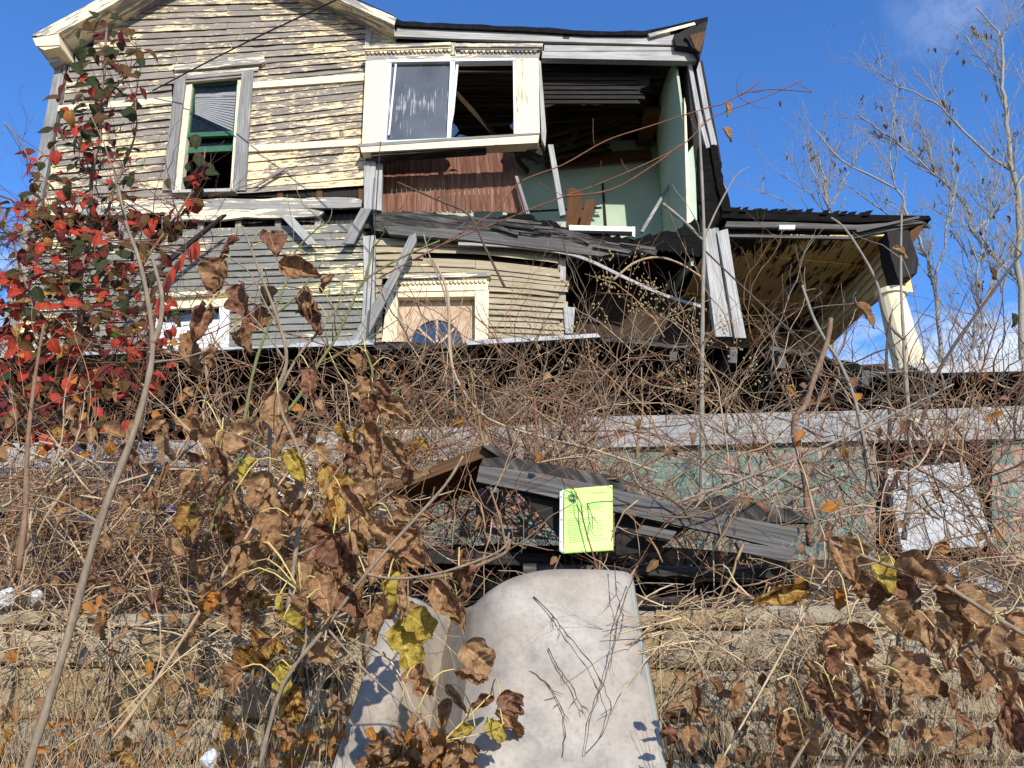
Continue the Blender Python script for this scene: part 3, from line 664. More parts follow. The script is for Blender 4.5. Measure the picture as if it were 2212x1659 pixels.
# lower window with a fan light
mb = MB(); mb.poly([(838, 594), (1058, 588), (1060, 596), (840, 602)], D - .15, .16); mb.poly([(842, 602), (1058, 596), (1056, 602), (844, 608)], D - .11, .12)
w3 = mb.build('fanlight_window', M['creamworn'], house, recalc=True)
mb = MB(); mb.poly([(846, 608), (1056, 602), (1054, 626), (842, 630)], D - .07, .08)
for i in range(22):
    x = 852 + i * 9.1; y = lerp(606, 601, i / 22); P = [(x, y), (x + 8.4, y)] + [(x + 4.2 + 4.2 * math.cos(a), y + 3 + 6 * math.sin(a)) for a in (.3, .9, 1.57, 2.24, 2.84)]
    mb.poly(P, D - .1, .03)
mb.build('scalloped_cornice', M['cream'], w3, recalc=True)
mb = MB(); mb.poly([(838, 630), (860, 629), (856, 760), (822, 760)], D - .06, .12); mb.poly([(1026, 627), (1056, 626), (1054, 760), (1026, 760)], D - .06, .12); mb.poly([(858, 630), (1028, 627), (1028, 640), (858, 642)], D - .05, .14)
mb.build('casing', M['cream'], w3, recalc=True)
cx, cy, rr = 944, 748, 57
arc = [(cx + (rr + 9) * math.cos(a), cy - (rr + 9) * math.sin(a)) for a in [math.pi * k / 16 for k in range(17)]]
mb = MB(); mb.poly([(858, 640), (1028, 640), (1028, 760), (cx + rr + 9, 760)] + arc + [(cx - rr - 9, 760), (856, 760)], D + .1, .02); mb.build('plywood_panel', M['ply'], w3, recalc=True)
mb = MB(); arc2 = [(cx + rr * math.cos(a), cy - rr * math.sin(a)) for a in [math.pi * k / 16 for k in range(17)]]
mb.poly(arc + arc2[::-1], D + .085, .03)
for a in (.79, 1.57, 2.36): mb.barpx((cx + 8 * math.cos(a), cy - 8 * math.sin(a)), (cx + rr * math.cos(a), cy - rr * math.sin(a)), D + .1, .035, .03)
mb.build('fan_frame', M['ply'], w3, recalc=True)
mb = MB(); mb.poly([(cx + (rr + 2) * math.cos(a), cy - (rr + 2) * math.sin(a)) for a in [math.pi * k / 16 for k in range(17)]], D + .115, .01); mb.build('fan_pane', M['glass'], w3, recalc=True)
# dark room below the beam, and the rest of the house's shell
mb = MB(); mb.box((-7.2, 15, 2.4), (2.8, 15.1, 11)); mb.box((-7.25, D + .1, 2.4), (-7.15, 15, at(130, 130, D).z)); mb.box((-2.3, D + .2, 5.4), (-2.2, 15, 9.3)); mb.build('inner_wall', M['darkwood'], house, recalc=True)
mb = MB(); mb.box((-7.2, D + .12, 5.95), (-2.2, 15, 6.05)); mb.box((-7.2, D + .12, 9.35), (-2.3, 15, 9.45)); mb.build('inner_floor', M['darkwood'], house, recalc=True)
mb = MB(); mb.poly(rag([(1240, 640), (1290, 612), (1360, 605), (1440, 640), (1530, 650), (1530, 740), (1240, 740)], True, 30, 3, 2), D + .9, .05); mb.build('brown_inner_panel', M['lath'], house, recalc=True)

# ------------------------------------------------------------------ side porch on the right
porch = thing('side_porch', at(1760, 790, 10), 'collapsing porch with yellow flaking ceiling and cream column at the right of the house', 'porch')
PZ = at(1700, 510, 9.5).z; PX0, PX1 = at(1540, 510, 9.5).x, at(1940, 510, 9.5).x
mb = MB()
for i in range(16):
    x0 = lerp(PX0, PX1, i / 16); x1 = lerp(PX0, PX1, (i + .96) / 16)
    P = [Vector((x0, 9.5, PZ)), Vector((x1, 9.5, PZ)), Vector((x1, 9.5, PZ + .03)), Vector((x0, 9.5, PZ + .03))]; mb.prism(P, Vector((0, 4.6, 0)))
for i in range(3):
    y = 9.9 + i * 1.4; mb.bar(Vector((PX0, y, PZ - .02)), Vector((PX1, y + .5, PZ - .02)), .12, .02, side=Vector((0, 0, 1)))
mb.build('porch_ceiling', M['porchceil'], porch, recalc=True)
mb = MB(); mb.poly([(1562, 452), (1700, 455), (1850, 463), (2008, 466), (2012, 474), (1850, 480), (1700, 476), (1560, 470)], 9.4, 4.6); proof = mb.build('porch_roof', M['char_shade'], porch, recalc=True)
mb = MB()
for k in range(17):
    x = 1568 + k * 19 + rs.uniform(-4, 4)
    if rs.random() < .15: continue
    y = interp([(1560, 452), (2008, 466)], x); h_ = rs.uniform(4, 9)
    mb.poly([(x - 6, y + 4), (x + rs.uniform(6, 12), y + 4), (x + rs.uniform(14, 20), y - h_), (x + rs.uniform(0, 4), y - h_ + 2)], 9.36 + rs.uniform(0, .1), .25)
mb.build('charred_shingles', M['char_shade'], proof, recalc=True)
mb = MB(); mb.poly([(1570, 478), (1700, 480), (1850, 486), (1990, 476), (1996, 482), (1850, 496), (1700, 492), (1566, 490)], 9.42, .06, g=Vector((1, 0, 0))); mb.poly([(1566, 506), (1720, 508), (1830, 510), (1880, 498), (1990, 482), (1992, 486), (1890, 504), (1840, 516), (1720, 514), (1566, 511)], 9.46, .05, g=Vector((1, 0, 0)))
for k in range(6): mb.barpx((1850 + k * 6, 500 - k * 3), (1985 + k * 5, 470 + k * 4), 9.4 + k * .02, .035, .03)
mb.build('broken_fascia', M['oldboard'], porch, recalc=True)
mb = MB(); mb.poly([(1684, 486), (1718, 486), (1717, 495), (1684, 495)], 9.38, .04); mb.build('fascia_block', M['white'], porch, recalc=True)
mb = MB(); mb.poly(rag([(1560, 490), (1838, 496), (1838, 508), (1562, 506)], True, 30, 1, 2), 9.5, .1); mb.build('fascia_cavity', M['char_shade'], porch, recalc=True)
# beam running back along the outer edge, arched near the column
mb = MB()
def beamseg(y0, y1, z0a, z0b, x0, x1):
    P = [Vector((x0, y0, PZ - z0a)), Vector((x1, y0, PZ - z0a)), Vector((x1, y0, PZ + .05)), Vector((x0, y0, PZ + .05))]
    b = len(mb.v); Q = [Vector((x0, y1, PZ - z0b)), Vector((x1, y1, PZ - z0b)), Vector((x1, y1, PZ + .05)), Vector((x0, y1, PZ + .05))]
    mb.v += P + Q
    for f in ([0, 1, 2, 3], [7, 6, 5, 4], [0, 4, 5, 1], [1, 5, 6, 2], [2, 6, 7, 3], [3, 7, 4, 0]): mb.face([b + i for i in f], 0, [(mb.v[b + i].y, mb.v[b + i].z) for i in f])
N = 14
for k in range(N):
    y0, y1 = 9.6 + k * 4.4 / N, 9.6 + (k + 1) * 4.4 / N
    dp = lambda y: .44 + (PZ - at(1925, 632, 9.62).z - .44) * max(0, abs((y - 9.6) / 4.4 * 2 - 1) ** 4.0)
    beamseg(y0, y1, dp(y0), dp(y1), PX1 - .08, PX1 + .12)
mb.build('arched_beam', M['cream_warm_lit'], porch, recalc=True)
mb = MB()
for k in range(3): mb.bar(Vector((PX1 - .1, 9.6, PZ - .1 - k * .13)), Vector((PX1 - .1, 14, PZ - .1 - k * .13)), .05, .03, side=Vector((1, 0, 0)))
mb.build('beam_moulding', M['cream'], porch, recalc=True)
mb = MB(); mb.poly(rag([(1916, 500), (1962, 496), (1984, 560), (1981, 590), (1940, 602), (1926, 560)], True, 12, 2, 6), 9.3, .28); mb.build('cornice_end', M['darkwood'], porch, recalc=True)
mb = MB(); mb.poly([(1965, 500), (2000, 478), (1982, 512), (1970, 530)], 9.45, .5); mb.build('cornice_return', M['orange'], porch, recalc=True)
mb = MB()
def colring(z0, z1, r0, r1, x0, x1, y=9.62):
    n = 14; b = len(mb.v)
    for (z, r_, x) in ((z0, r0, x0), (z1, r1, x1)):
        for k in range(n): a = 2 * math.pi * k / n; mb.v.append(Vector((x + r_ * math.cos(a), y + r_ * math.sin(a), z)))
    for k in range(n): mb.face([b + k, b + (k + 1) % n, b + n + (k + 1) % n, b + n + k], 0, [(z0, k / n), (z0, (k + 1) / n), (z1, (k + 1) / n), (z1, k / n)])
    mb.face([b + k for k in range(n)][::-1]); mb.face([b + n + k for k in range(n)])
ct, cb = at(1925, 640, 9.62), at(1962, 800, 9.62)
colring(cb.z - .8, ct.z, .225, .165, cb.x + .1, ct.x); colring(ct.z, ct.z + .07, .2, .2, ct.x, ct.x)
mb.build('column', M['cream'], porch, recalc=True)
mb = MB(); mb.poly([(1519, 494), (1544, 494), (1560, 600), (1582, 727), (1546, 727), (1530, 600)], 9.34, .12); mb.poly([(1549, 500), (1572, 494), (1588, 600), (1612, 730), (1588, 730), (1568, 600)], 9.3, .1); mb.build('leaning_post', M['palewood'], porch, recalc=True)
mb = MB(); mb.poly([(1540, 492), (1552, 492), (1592, 728), (1578, 728)], 9.42, .12); mb.build('post_core', M['greywood'], porch, recalc=True)

# ------------------------------------------------------------------ front annex: broken roof edge, big board, old shop front
AN = 7.6
annex = thing('front_annex', at(1106, 1180, AN), 'broken low shop front with black hollow under its torn roof and peeling turquoise wall', 'building')
edge = [(-60, 775), (200, 768), (420, 757), (640, 747), (800, 741), (860, 738), (1000, 742), (1130, 733), (1290, 728), (1400, 733), (1560, 738), (1660, 745), (1760, 765), (1870, 790), (2000, 805), (2300, 812)]
mb = MB(); top = rag(edge, False, 22, 3, 31); bot = [(x, y + 12 + rs.uniform(-3, 5)) for x, y in rag(edge, False, 30, 2, 32)][::-1]
mb.poly(top + bot, 8.1, 2.4); aroof = mb.build('torn_roof', M['char_shade'], annex, recalc=True)
mb = MB()
for q in ([(640, 741), (800, 733), (808, 738), (806, 744), (700, 748), (640, 750)], [(1004, 735), (1130, 729), (1290, 720), (1297, 728), (1130, 738), (1010, 745)], [(-40, 766), (300, 756), (640, 744), (640, 749), (300, 763), (-40, 774)]):
    mb.poly(q, 8.04, .5)
mb.build('flashing_strip', M['metal'], aroof, recalc=True)
mb = MB()
mb.poly(rag([(1300, 729), (1400, 736), (1470, 747), (1500, 742), (1480, 752), (1400, 746), (1310, 738)], True, 16, 2, 3), 8.0, .3); mb.poly(rag([(1660, 748), (1760, 762), (1740, 768), (1668, 758)], True, 14, 2, 4), 8.0, .2); mb.poly(rag([(820, 742), (1000, 741), (1000, 749), (900, 753), (810, 756)], True, 14, 2, 5), 8.0, .3)
mb.build('torn_felt', M['rotwood'], aroof, recalc=True)
mb = MB()
for x in (1585, 1690, 1770, 1870, 1455):
    y = interp(edge, x); mb.poly([(x - 8, y + 10), (x + 8, y + 10), (x + 7, y + 44), (x - 8, y + 44)], 8.05, 1.8)
mb.build('rafter_end', M['oldboard'], aroof, recalc=True)
mb = MB(); mb.poly([(1960, 786), (2140, 778), (2300, 776), (2300, 800), (2000, 806)], 8.0, 1.5); mb.build('metal_roof_sheet', M['metal'], aroof, recalc=True)
# long face board, in two lengths
mb = MB(); mb.poly(rag([(1250, 902), (1700, 890), (2300, 876), (2300, 945), (1700, 956), (1250, 968)], True, 90, 1.5, 7), AN - .1, .1, g=Vector((1, 0, .03))); mb.build('face_board', M['beamwood'], annex, recalc=True)
mb = MB(); mb.poly(rag([(300, 955), (760, 930), (1256, 915), (1256, 985), (760, 998), (300, 1010)], True, 80, 2, 8), AN - .06, .1, g=Vector((1, 0, .03))); mb.poly([(-80, 960), (310, 950), (310, 1010), (-80, 1020)], AN - .05, .1); mb.build('face_board', M['beamwood'], annex, recalc=True)
# dark hollow with a few ledges
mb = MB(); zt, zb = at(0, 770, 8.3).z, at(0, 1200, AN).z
mb.box((-8.5, 10.2, zb - .3), (9.5, 10.3, zt + .3)); mb.box((-8.5, AN, at(0, 905, AN).z - .1), (9.5, 10.2, at(0, 905, AN).z - .02)); mb.build('hollow_shade_back', M['char_shade'], annex, recalc=True)  # near-black colour carries the shade inside the hollow
mb = MB()
for k in range(12):
    x = rs.uniform(100, 2100); y = rs.uniform(800, 870); mb.barpx((x, y), (x + rs.uniform(80, 260), y + rs.uniform(-8, 8)), rs.uniform(8.3, 9.6), rs.uniform(.06, .15), .04)
mb.build('broken_board', M['brownwood'], annex, recalc=True)
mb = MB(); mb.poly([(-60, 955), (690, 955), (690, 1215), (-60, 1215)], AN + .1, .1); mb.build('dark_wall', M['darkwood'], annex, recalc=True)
# peeling turquoise wall
mb = MB()
def wallp(u, v):
    x = lerp(690, 1890, u); y = lerp(955, 1215, v); p = at(x, y, AN); p.y += .02 * mnoise.noise(p * 2); return p
mb.grid(wallp, 30, 6); mb.grid(lambda u, v: at(lerp(2140, 2320, u), lerp(940, 1215, v), AN), 3, 3); mb.build('turquoise_wall', M['turq'], annex, solid=.05)
mb = MB(); mb.poly([(1890, 955), (2145, 945), (2150, 1215), (1890, 1215)], AN + .25, .1); mb.build('dark_opening', M['char_shade'], annex, recalc=True)
mb = MB(); mb.poly([(1925, 1010), (2085, 998), (2148, 1178), (1960, 1190)], AN - .15, .05); mb.poly([(1915, 1016), (1925, 1010), (1964, 1190), (1950, 1192)], AN - .17, .07); mb.build('white_door_panel', M['whitepanel'], annex, recalc=True)
mb = MB()
for k in range(14): mb.poly([(492 + k * 13, 1012 - k * .4), (504 + k * 13, 1012 - k * .4), (506 + k * 13, 1066 + k * .6), (494 + k * 13, 1064 + k * .6)], AN - .12 + .015 * (k % 2), .02)
mb.build('white_corrugated_sheet', M['white'], annex, recalc=True)
mb = MB(); mb.poly([(480, 1068), (680, 1082), (680, 1094), (480, 1080)], AN - .2, .12); mb.build('window_ledge', M['greywood'], annex, recalc=True)
mb = MB()
for k in range(8): mb.poly([(-40, 1012 + k * 12), (345, 1000 + k * 13), (345, 1011 + k * 13), (-40, 1022 + k * 12)], AN - .1 - .01 * (k % 2), .03)
mb.build('grey_siding_panel', M['oldboard'], annex, recalc=True)

# ------------------------------------------------------------------ fallen hood over the old gateway and loose planks
HD = 3.8
hood = thing('collapsed_hood', at(1100, 1200, 4.2), 'collapsed gabled wooden hood with grey boards above the bent sheet', 'hood')
mb = MB(); mb.poly([(1036, 1006), (1150, 1020), (1340, 1058), (1540, 1108), (1734, 1142), (1700, 1188), (1540, 1150), (1350, 1110), (1160, 1066), (1029, 1040)], HD, .04, g=Vector((1, 0, -.2))); mb.build('front_board', M['oldboard'], hood, recalc=True)
mb = MB(); mb.poly(rag([(1044, 990), (1100, 988), (1200, 1005), (1330, 1030), (1356, 1058), (1340, 1058), (1150, 1022), (1036, 1006)], True, 14, 2, 3), HD + .03, .5); mb.build('rotten_roof_edge', M['rotwood'], hood, recalc=True)
mb = MB(); mb.poly([(828, 1052), (1040, 962), (1062, 964), (1100, 986), (1040, 990), (840, 1066)], HD + .1, .7); mb.build('left_roof_slope', M['brownwood'], hood, recalc=True)
mb = MB(); mb.poly([(1040, 962), (1062, 962), (1104, 988), (1085, 992)], HD + .05, .3); mb.build('ridge_board', M['rotwood'], hood, recalc=True)
mb = MB(); mb.poly([(1026, 1052), (1138, 1070), (1150, 1100), (1238, 1140), (1300, 1160), (1300, 1175), (1030, 1150)], HD + .9, .03); mb.build('back_panel', M['turq'], hood, recalc=True)
mb = MB(); mb.poly([(1110, 1050), (1230, 1080), (1230, 1165), (1210, 1160), (1155, 1100)], HD + .06, .03); mb.poly([(1330, 1108), (1480, 1142), (1420, 1190), (1330, 1200)], HD + .08, .04); mb.build('dark_side_board', M['darkwood'], hood, recalc=True)
mb = MB(); mb.poly(rag([(560, 1190), (900, 1180), (1250, 1175), (1700, 1195), (1720, 1280), (1200, 1290), (600, 1290)], True, 40, 4, 3), HD + .5, .1); mb.build('hood_shade_backing', M['char_shade'], hood, recalc=True)  # black sheet standing in for the shade under the hood
def plank(pts, d, th, mat, label, name='weathered_plank', g=None, ragged=0, seed=1, cat='plank'):
    mb = MB(); mb.poly(rag(pts, True, 20, ragged, seed) if ragged else pts, d, th, g=g)
    return tag(mb.build(name, mat, recalc=True), label, cat)
plank([(1475, 1090), (1560, 1068), (1736, 1108), (1760, 1130), (1640, 1128), (1500, 1100)], HD + .35, .06, M['rotwood'], 'mossy rotten plank lying on top of the grey hood board, right end', ragged=2)
plank([(1388, 1134), (1462, 1148), (1450, 1166), (1370, 1150)], HD - .02, .03, M['oldboard'], 'short grey board end just right of the green notice')
plank([(1590, 1170), (1720, 1188), (1706, 1216), (1600, 1192)], HD - .05, .04, M['oldboard'], 'lower end of a grey board left of the drooping brown leaves')
plank([(1760, 1052), (1850, 1020), (1866, 1024), (1776, 1064)], 6.5, .04, M['greywood'], 'short grey slat tilted across the pink and turquoise wall')
plank([(2020, 1225), (2060, 1222), (2180, 1268), (2150, 1280)], 4.6, .03, M['palewood'], 'pale curved board low under the white panel at the right')
plank([(60, 1112), (440, 1116), (560, 1128), (560, 1138), (300, 1128), (60, 1124)], 5.4, .06, M['palewood'], 'long pale grey board lying low behind the left tangle')
plank([(170, 1094), (470, 1098), (470, 1107), (170, 1106)], 5.5, .05, M['greywood'], 'thin grey board just above the long pale board at the left')
o = plank([(220, 1134), (540, 1144), (570, 1150), (540, 1154), (220, 1146)], 5.3, .04, M['whitepanel'], 'white strip with a faded red edge low in the left tangle', name='painted_strip', cat='strip')
mb = MB(); mb.poly([(330, 1148), (570, 1150), (540, 1154), (330, 1152)], 5.29, .01); mb.build('red_edge', M['redstripe'], o, recalc=True)
plank([(700, 1206), (900, 1184), (1190, 1196), (1190, 1222), (900, 1216), (700, 1232)], 4.2, .12, M['darkwood'], 'dark squared timber lying under the hood, left of the notice', name='dark_timber', cat='timber')
plank([(1130, 1218), (1700, 1226), (1700, 1248), (1130, 1238)], 4.1, .1, M['rotwood'], 'half rotten timber just behind the top of the bent sheet', name='rotten_timber', ragged=2, cat='timber')
# loose boards hanging on the house
plank([(608, 468), (630, 465), (686, 527), (664, 528)], D - .16, .03, M['palewood'], 'pale board slanting down to the right below the upper wall')
plank([(780, 449), (802, 452), (764, 526), (738, 526)], D - .18, .03, M['greywood'], 'grey board slanting down to the left beside the corner post')
plank([(478, 464), (488, 462), (370, 562), (262, 658), (256, 655), (356, 560)], D - .4, .05, M['darkwood'], 'long dark stick leaning across the lower clapboards at the left')
plank([(884, 510), (898, 502), (900, 520), (790, 735), (752, 742), (840, 600)], D - .4, .06, M['greywood'], 'broad grey board leaning against the lower corner post')
plank([(604, 363), (618, 363), (556, 402), (544, 406)], D - .1, .02, M['greywood'], 'short loose clapboard tilted right of the upper sash window')

# ------------------------------------------------------------------ stone retaining wall
WF = 3.56
mb = MB(); r = random.Random(5); z = .35; row = 0
ZT = at(300, 1312, WF).z
def edge_(u, w):
    e = min(.012 / w, .04)
    return 0 if u < 1e-6 else (1 if u > 1 - 1e-6 else e + (1 - 2 * e) * (u - .0) )
while z < ZT - .02:
    h = r.uniform(.11, .21)
    if z + h > ZT - .06: h = ZT - z
    x = -4.2 - r.uniform(0, .3)
    while x < 4.4:
        wd_ = r.uniform(.16, .5); y0 = WF + r.uniform(-.022, .018); sd = r.uniform(0, 100); hh = h * r.uniform(.9, 1.0)
        tilt = r.uniform(-.02, .02)
        def fs(u, v, x=x, w=wd_, z=z, h=hh, y0=y0, sd=sd, tl=tilt):
            eu, ev = min(u, 1 - u) * w, min(v, 1 - v) * h
            e = min(eu, ev); px, pz = x + .003 + u * (w - .006), z + .002 + v * (h - .004); pz += .03 * mnoise.noise(Vector((px * 1.6, pz * 3, 4)))
            n_ = mnoise.noise(Vector((px * 5, pz * 7, sd))) * .022 + mnoise.noise(Vector((px * 17, pz * 17, sd))) * .011 + mnoise.noise(Vector((px * 40, pz * 40, sd))) * .004
            jx = 0.5 * (v - .5) * h * mnoise.noise(Vector((sd, 3, 1))) - .012 * mnoise.noise(Vector((sd, pz * 9, 5))); jz = mnoise.noise(Vector((px * 7, sd, 2))) * .011
            return Vector((px + jx, y0 + n_ + (.022 if e < 1e-6 else 0) + tl * (u - .5), pz + jz))
        gu = [0, .0] ; mb.grid(lambda u, v, fs=fs, w=wd_: fs(edge_(u, w), edge_(v, h)), 18, 10, r.choice((0, 0, 1, 1, 2, 3))); x += wd_
    z += h; row += 1
wall = mb.build('retaining_wall', [M[q] for q in ('stone', 'stone_grey', 'stone_pale', 'stone_ochre')], smooth=True); wall.data.set_sharp_from_angle(angle=R(42))
tag(wall, 'low tan sandstone block retaining wall behind the dry grass', 'wall')
mb = MB(); mb.box((-4.6, WF + .02, .3), (4.8, WF + .2, ZT - .015)); mb.build('mortar_core', M['mortar'], wall, recalc=True)

# ------------------------------------------------------------------ bent sheet leaning on the wall
cols = [(836, 1308, 708, 1690, 3.40, 2.95), (858, 1292, 745, 1690, 3.41, 2.95), (900, 1292, 800, 1690, 3.42, 2.98), (942, 1318, 850, 1690, 3.52, 3.10), (975, 1326, 905, 1690, 3.62, 3.22),
        (1000, 1318, 945, 1690, 3.43, 3.03), (1024, 1308, 985, 1690, 3.26, 2.86), (1060, 1276, 1040, 1690, 3.20, 2.82), (1110, 1248, 1100, 1690, 3.2, 2.82), (1180, 1232, 1190, 1690, 3.24, 2.84), (1270, 1231, 1300, 1690, 3.28, 2.88), (1345, 1235, 1418, 1690, 3.32, 2.92), (1366, 1246, 1444, 1690, 3.35, 2.95)]
def shf(u, v):
    t = u * (len(cols) - 1) ; i = min(int(t), len(cols) - 2); f = t - i
    if i in (4, 5): c = [lerp(a, b, f) for a, b in zip(cols[i], cols[i + 1])]
    else:
        lo, hi = (0, 4) if i < 4 else (6, len(cols) - 1)
        K = [cols[max(lo, i - 1)], cols[i], cols[i + 1], cols[min(hi, i + 2)]]
        c = [.5 * (2 * b + (d_ - a) * f + (2 * a - 5 * b + 4 * d_ - e) * f * f + (3 * b - a - 3 * d_ + e) * f ** 3) for a, b, d_, e in zip(*K)]
    wv = 6 * math.sin(v * 5 + i) * v * (1 - v)
    return at(lerp(c[0], c[2], v) + wv, lerp(c[1], c[3], v), lerp(c[4], c[5], v))
mb = MB(); mb.grid(shf, 48, 24); sheet = mb.build('bent_sheet', M['sheet'], smooth=True, solid=.007); sheet.data.set_sharp_from_angle(angle=R(20))
tag(sheet, 'large bent pale grey stained sheet leaning on the stone wall', 'sheet')
mb = MB(); mb.grid(lambda u, v: shf(.945 + .02 * u, .06 + .94 * v) + Vector((0, -.006, 0)), 2, 24); mb.build('faded_edge_stripe', M['sheetedge'], sheet, smooth=True)

# ------------------------------------------------------------------ lime green notice
sg = thing('notice', at(1266, 1190, HD - .03), 'lime green printed paper notice in a clear sleeve on the hood board', 'notice')
ND = HD - .035
mb = MB()
def pap(u, v):
    xl_, xr2 = lerp(1218, 1216, v), lerp(1323, 1325, v); x = lerp(xl_, xr2, u); y = lerp(lerp(1057, 1048, u), lerp(1196, 1189, u), v)
    return at(x, y, ND - .012 * math.sin(u * 3.1) + .006 * math.sin(v * 4))
mb.grid(pap, 28, 28); mb.build('paper', M['paper'], sg, smooth=True, solid=.002)
mb = MB()
def sl(u, v):
    x = lerp(lerp(1209, 1208, v), lerp(1218, 1216, v), u); y = lerp(lerp(1063, 1057, u), lerp(1190, 1196, u), v); return at(x, y, ND + .004 * math.sin(v * 4))
mb.grid(sl, 2, 16); slv = mb.build('sleeve_margin', M['sleeve'], sg, smooth=True, solid=.002)
mb = MB()
for (x, y) in ((1212.5, 1073), (1213.2, 1122), (1211.7, 1170)): mb.poly([(x + 1.3 * math.cos(a), y + 1.5 * math.sin(a)) for a in [k * math.pi / 4 for k in range(8)]], ND - .004, .002)
mb.poly([(1217.6, 1060), (1218.6, 1060), (1217, 1194), (1216, 1194)], ND - .004, .002); mb.build('punched_hole', M['black'], slv, recalc=True)
def papt(x, y):                                     # point of the curved paper under a picture point, lifted a hair
    u = (x - 1217) / 107; v = (y - 1053) / 140; return at(x, y, ND - .012 * math.sin(u * 3.1) + .006 * math.sin(v * 4) - .003)
def quad(mb, pts): mb.prism([papt(*p) for p in pts], Vector((0, .0012, 0)))
mb = MB()
cxs, cys = 1236.5, 1075.5
for k in range(12):
    a0, a1 = 2 * math.pi * k / 12, 2 * math.pi * (k + .62) / 12
    quad(mb, [(cxs + 10 * math.cos(a0), cys + 10 * math.sin(a0)), (cxs + 10 * math.cos(a1), cys + 10 * math.sin(a1)), (cxs + 8.6 * math.cos(a1), cys + 8.6 * math.sin(a1)), (cxs + 8.6 * math.cos(a0), cys + 8.6 * math.sin(a0))])
quad(mb, [(cxs + 7 * math.cos(a), cys - 2.6 + -5 * math.sin(a)) for a in [math.pi * k / 10 for k in range(11)]]); quad(mb, [(cxs + 7 * math.cos(a), cys + 2.8 + 6 * math.sin(a)) for a in [math.pi * k / 10 for k in range(11)]])
mb.build('seal', M['ink'], sg, recalc=True)
def text(body, x0, y0, x1, slope, mat, name, parent):
    cu = bpy.data.curves.new(name, 'FONT'); cu.body = body; cu.size = 1; tmp = bpy.data.objects.new(name, cu); COL.objects.link(tmp)
    bpy.context.view_layer.update(); me = bpy.data.meshes.new_from_object(tmp.evaluated_get(bpy.context.evaluated_depsgraph_get()))
    COL.objects.unlink(tmp); bpy.data.objects.remove(tmp)
    wmax = max(v.co.x for v in me.vertices); s_ = (x1 - x0) / wmax
    for v in me.vertices: v.co = papt(x0 + v.co.x * s_, y0 - v.co.y * s_ * 1.05 + slope * v.co.x * s_)
    me.materials.clear(); me.materials.append(mat)
    o = bpy.data.objects.new(name, me); COL.objects.link(o); o.parent = parent; o.location = -parent.location
text('FAIRMONT', 1221.5, 1078.6, 1251.5, -.05, M['ink'], 'seal_lettering', sg); text('THE CITY OF', 1229, 1064.6, 1245, -.05, M['ink'], 'seal_lettering', sg); text('CITY OF FAIRMONT', 1279, 1066, 1309, -.07, M['inkpale'], 'letterhead', sg)
mb = MB(); rt = random.Random(9); y = 1083
for k in range(31):
    x = 1226 if 18 > k > 4 else 1230; yy_ = 1092 + k * 3.6
    if k in (5, 6, 7): continue
    L = rt.uniform(60, 82) if k not in (4, 12, 28, 30) else rt.uniform(20, 45); x_ = x
    if k > 22: break
    while x_ < x + L:
        wl_ = rt.uniform(2, 6); quad(mb, [(x_, yy_ - .07 * (x_ - x)), (x_ + wl_, yy_ - .07 * (x_ + wl_ - x)), (x_ + wl_, yy_ + .7 - .07 * (x_ + wl_ - x)), (x_, yy_ + .7 - .07 * (x_ - x))]); x_ += wl_ + 1.6
mb.build('printed_lines', M['inkpale'], sg, recalc=True)

# ------------------------------------------------------------------ wires
mb = MB(); P = [at(1400, -330, 4.0), at(1050, -160, 6.2), at(730, -2, 8.0), at(560, 78, 9.0), at(440, 138, 9.8), at(330, 196, 10.35)]
mb.tube(spline(P, 5), .012, 6); tag(mb.build('power_cable', M['cable'], smooth=True), 'black service cable slanting down across the gable wall', 'cable')
mb = MB(); P = [at(x, y, 9.9) for x, y in ((822, 306), (818, 360), (812, 460), (806, 560), (800, 660), (793, 745))]
mb.tube(spline(P, 5), .008, 5); tag(mb.build('hanging_wire', M['cable'], smooth=True), 'thin dark wire hanging from the picture window sill', 'wire')

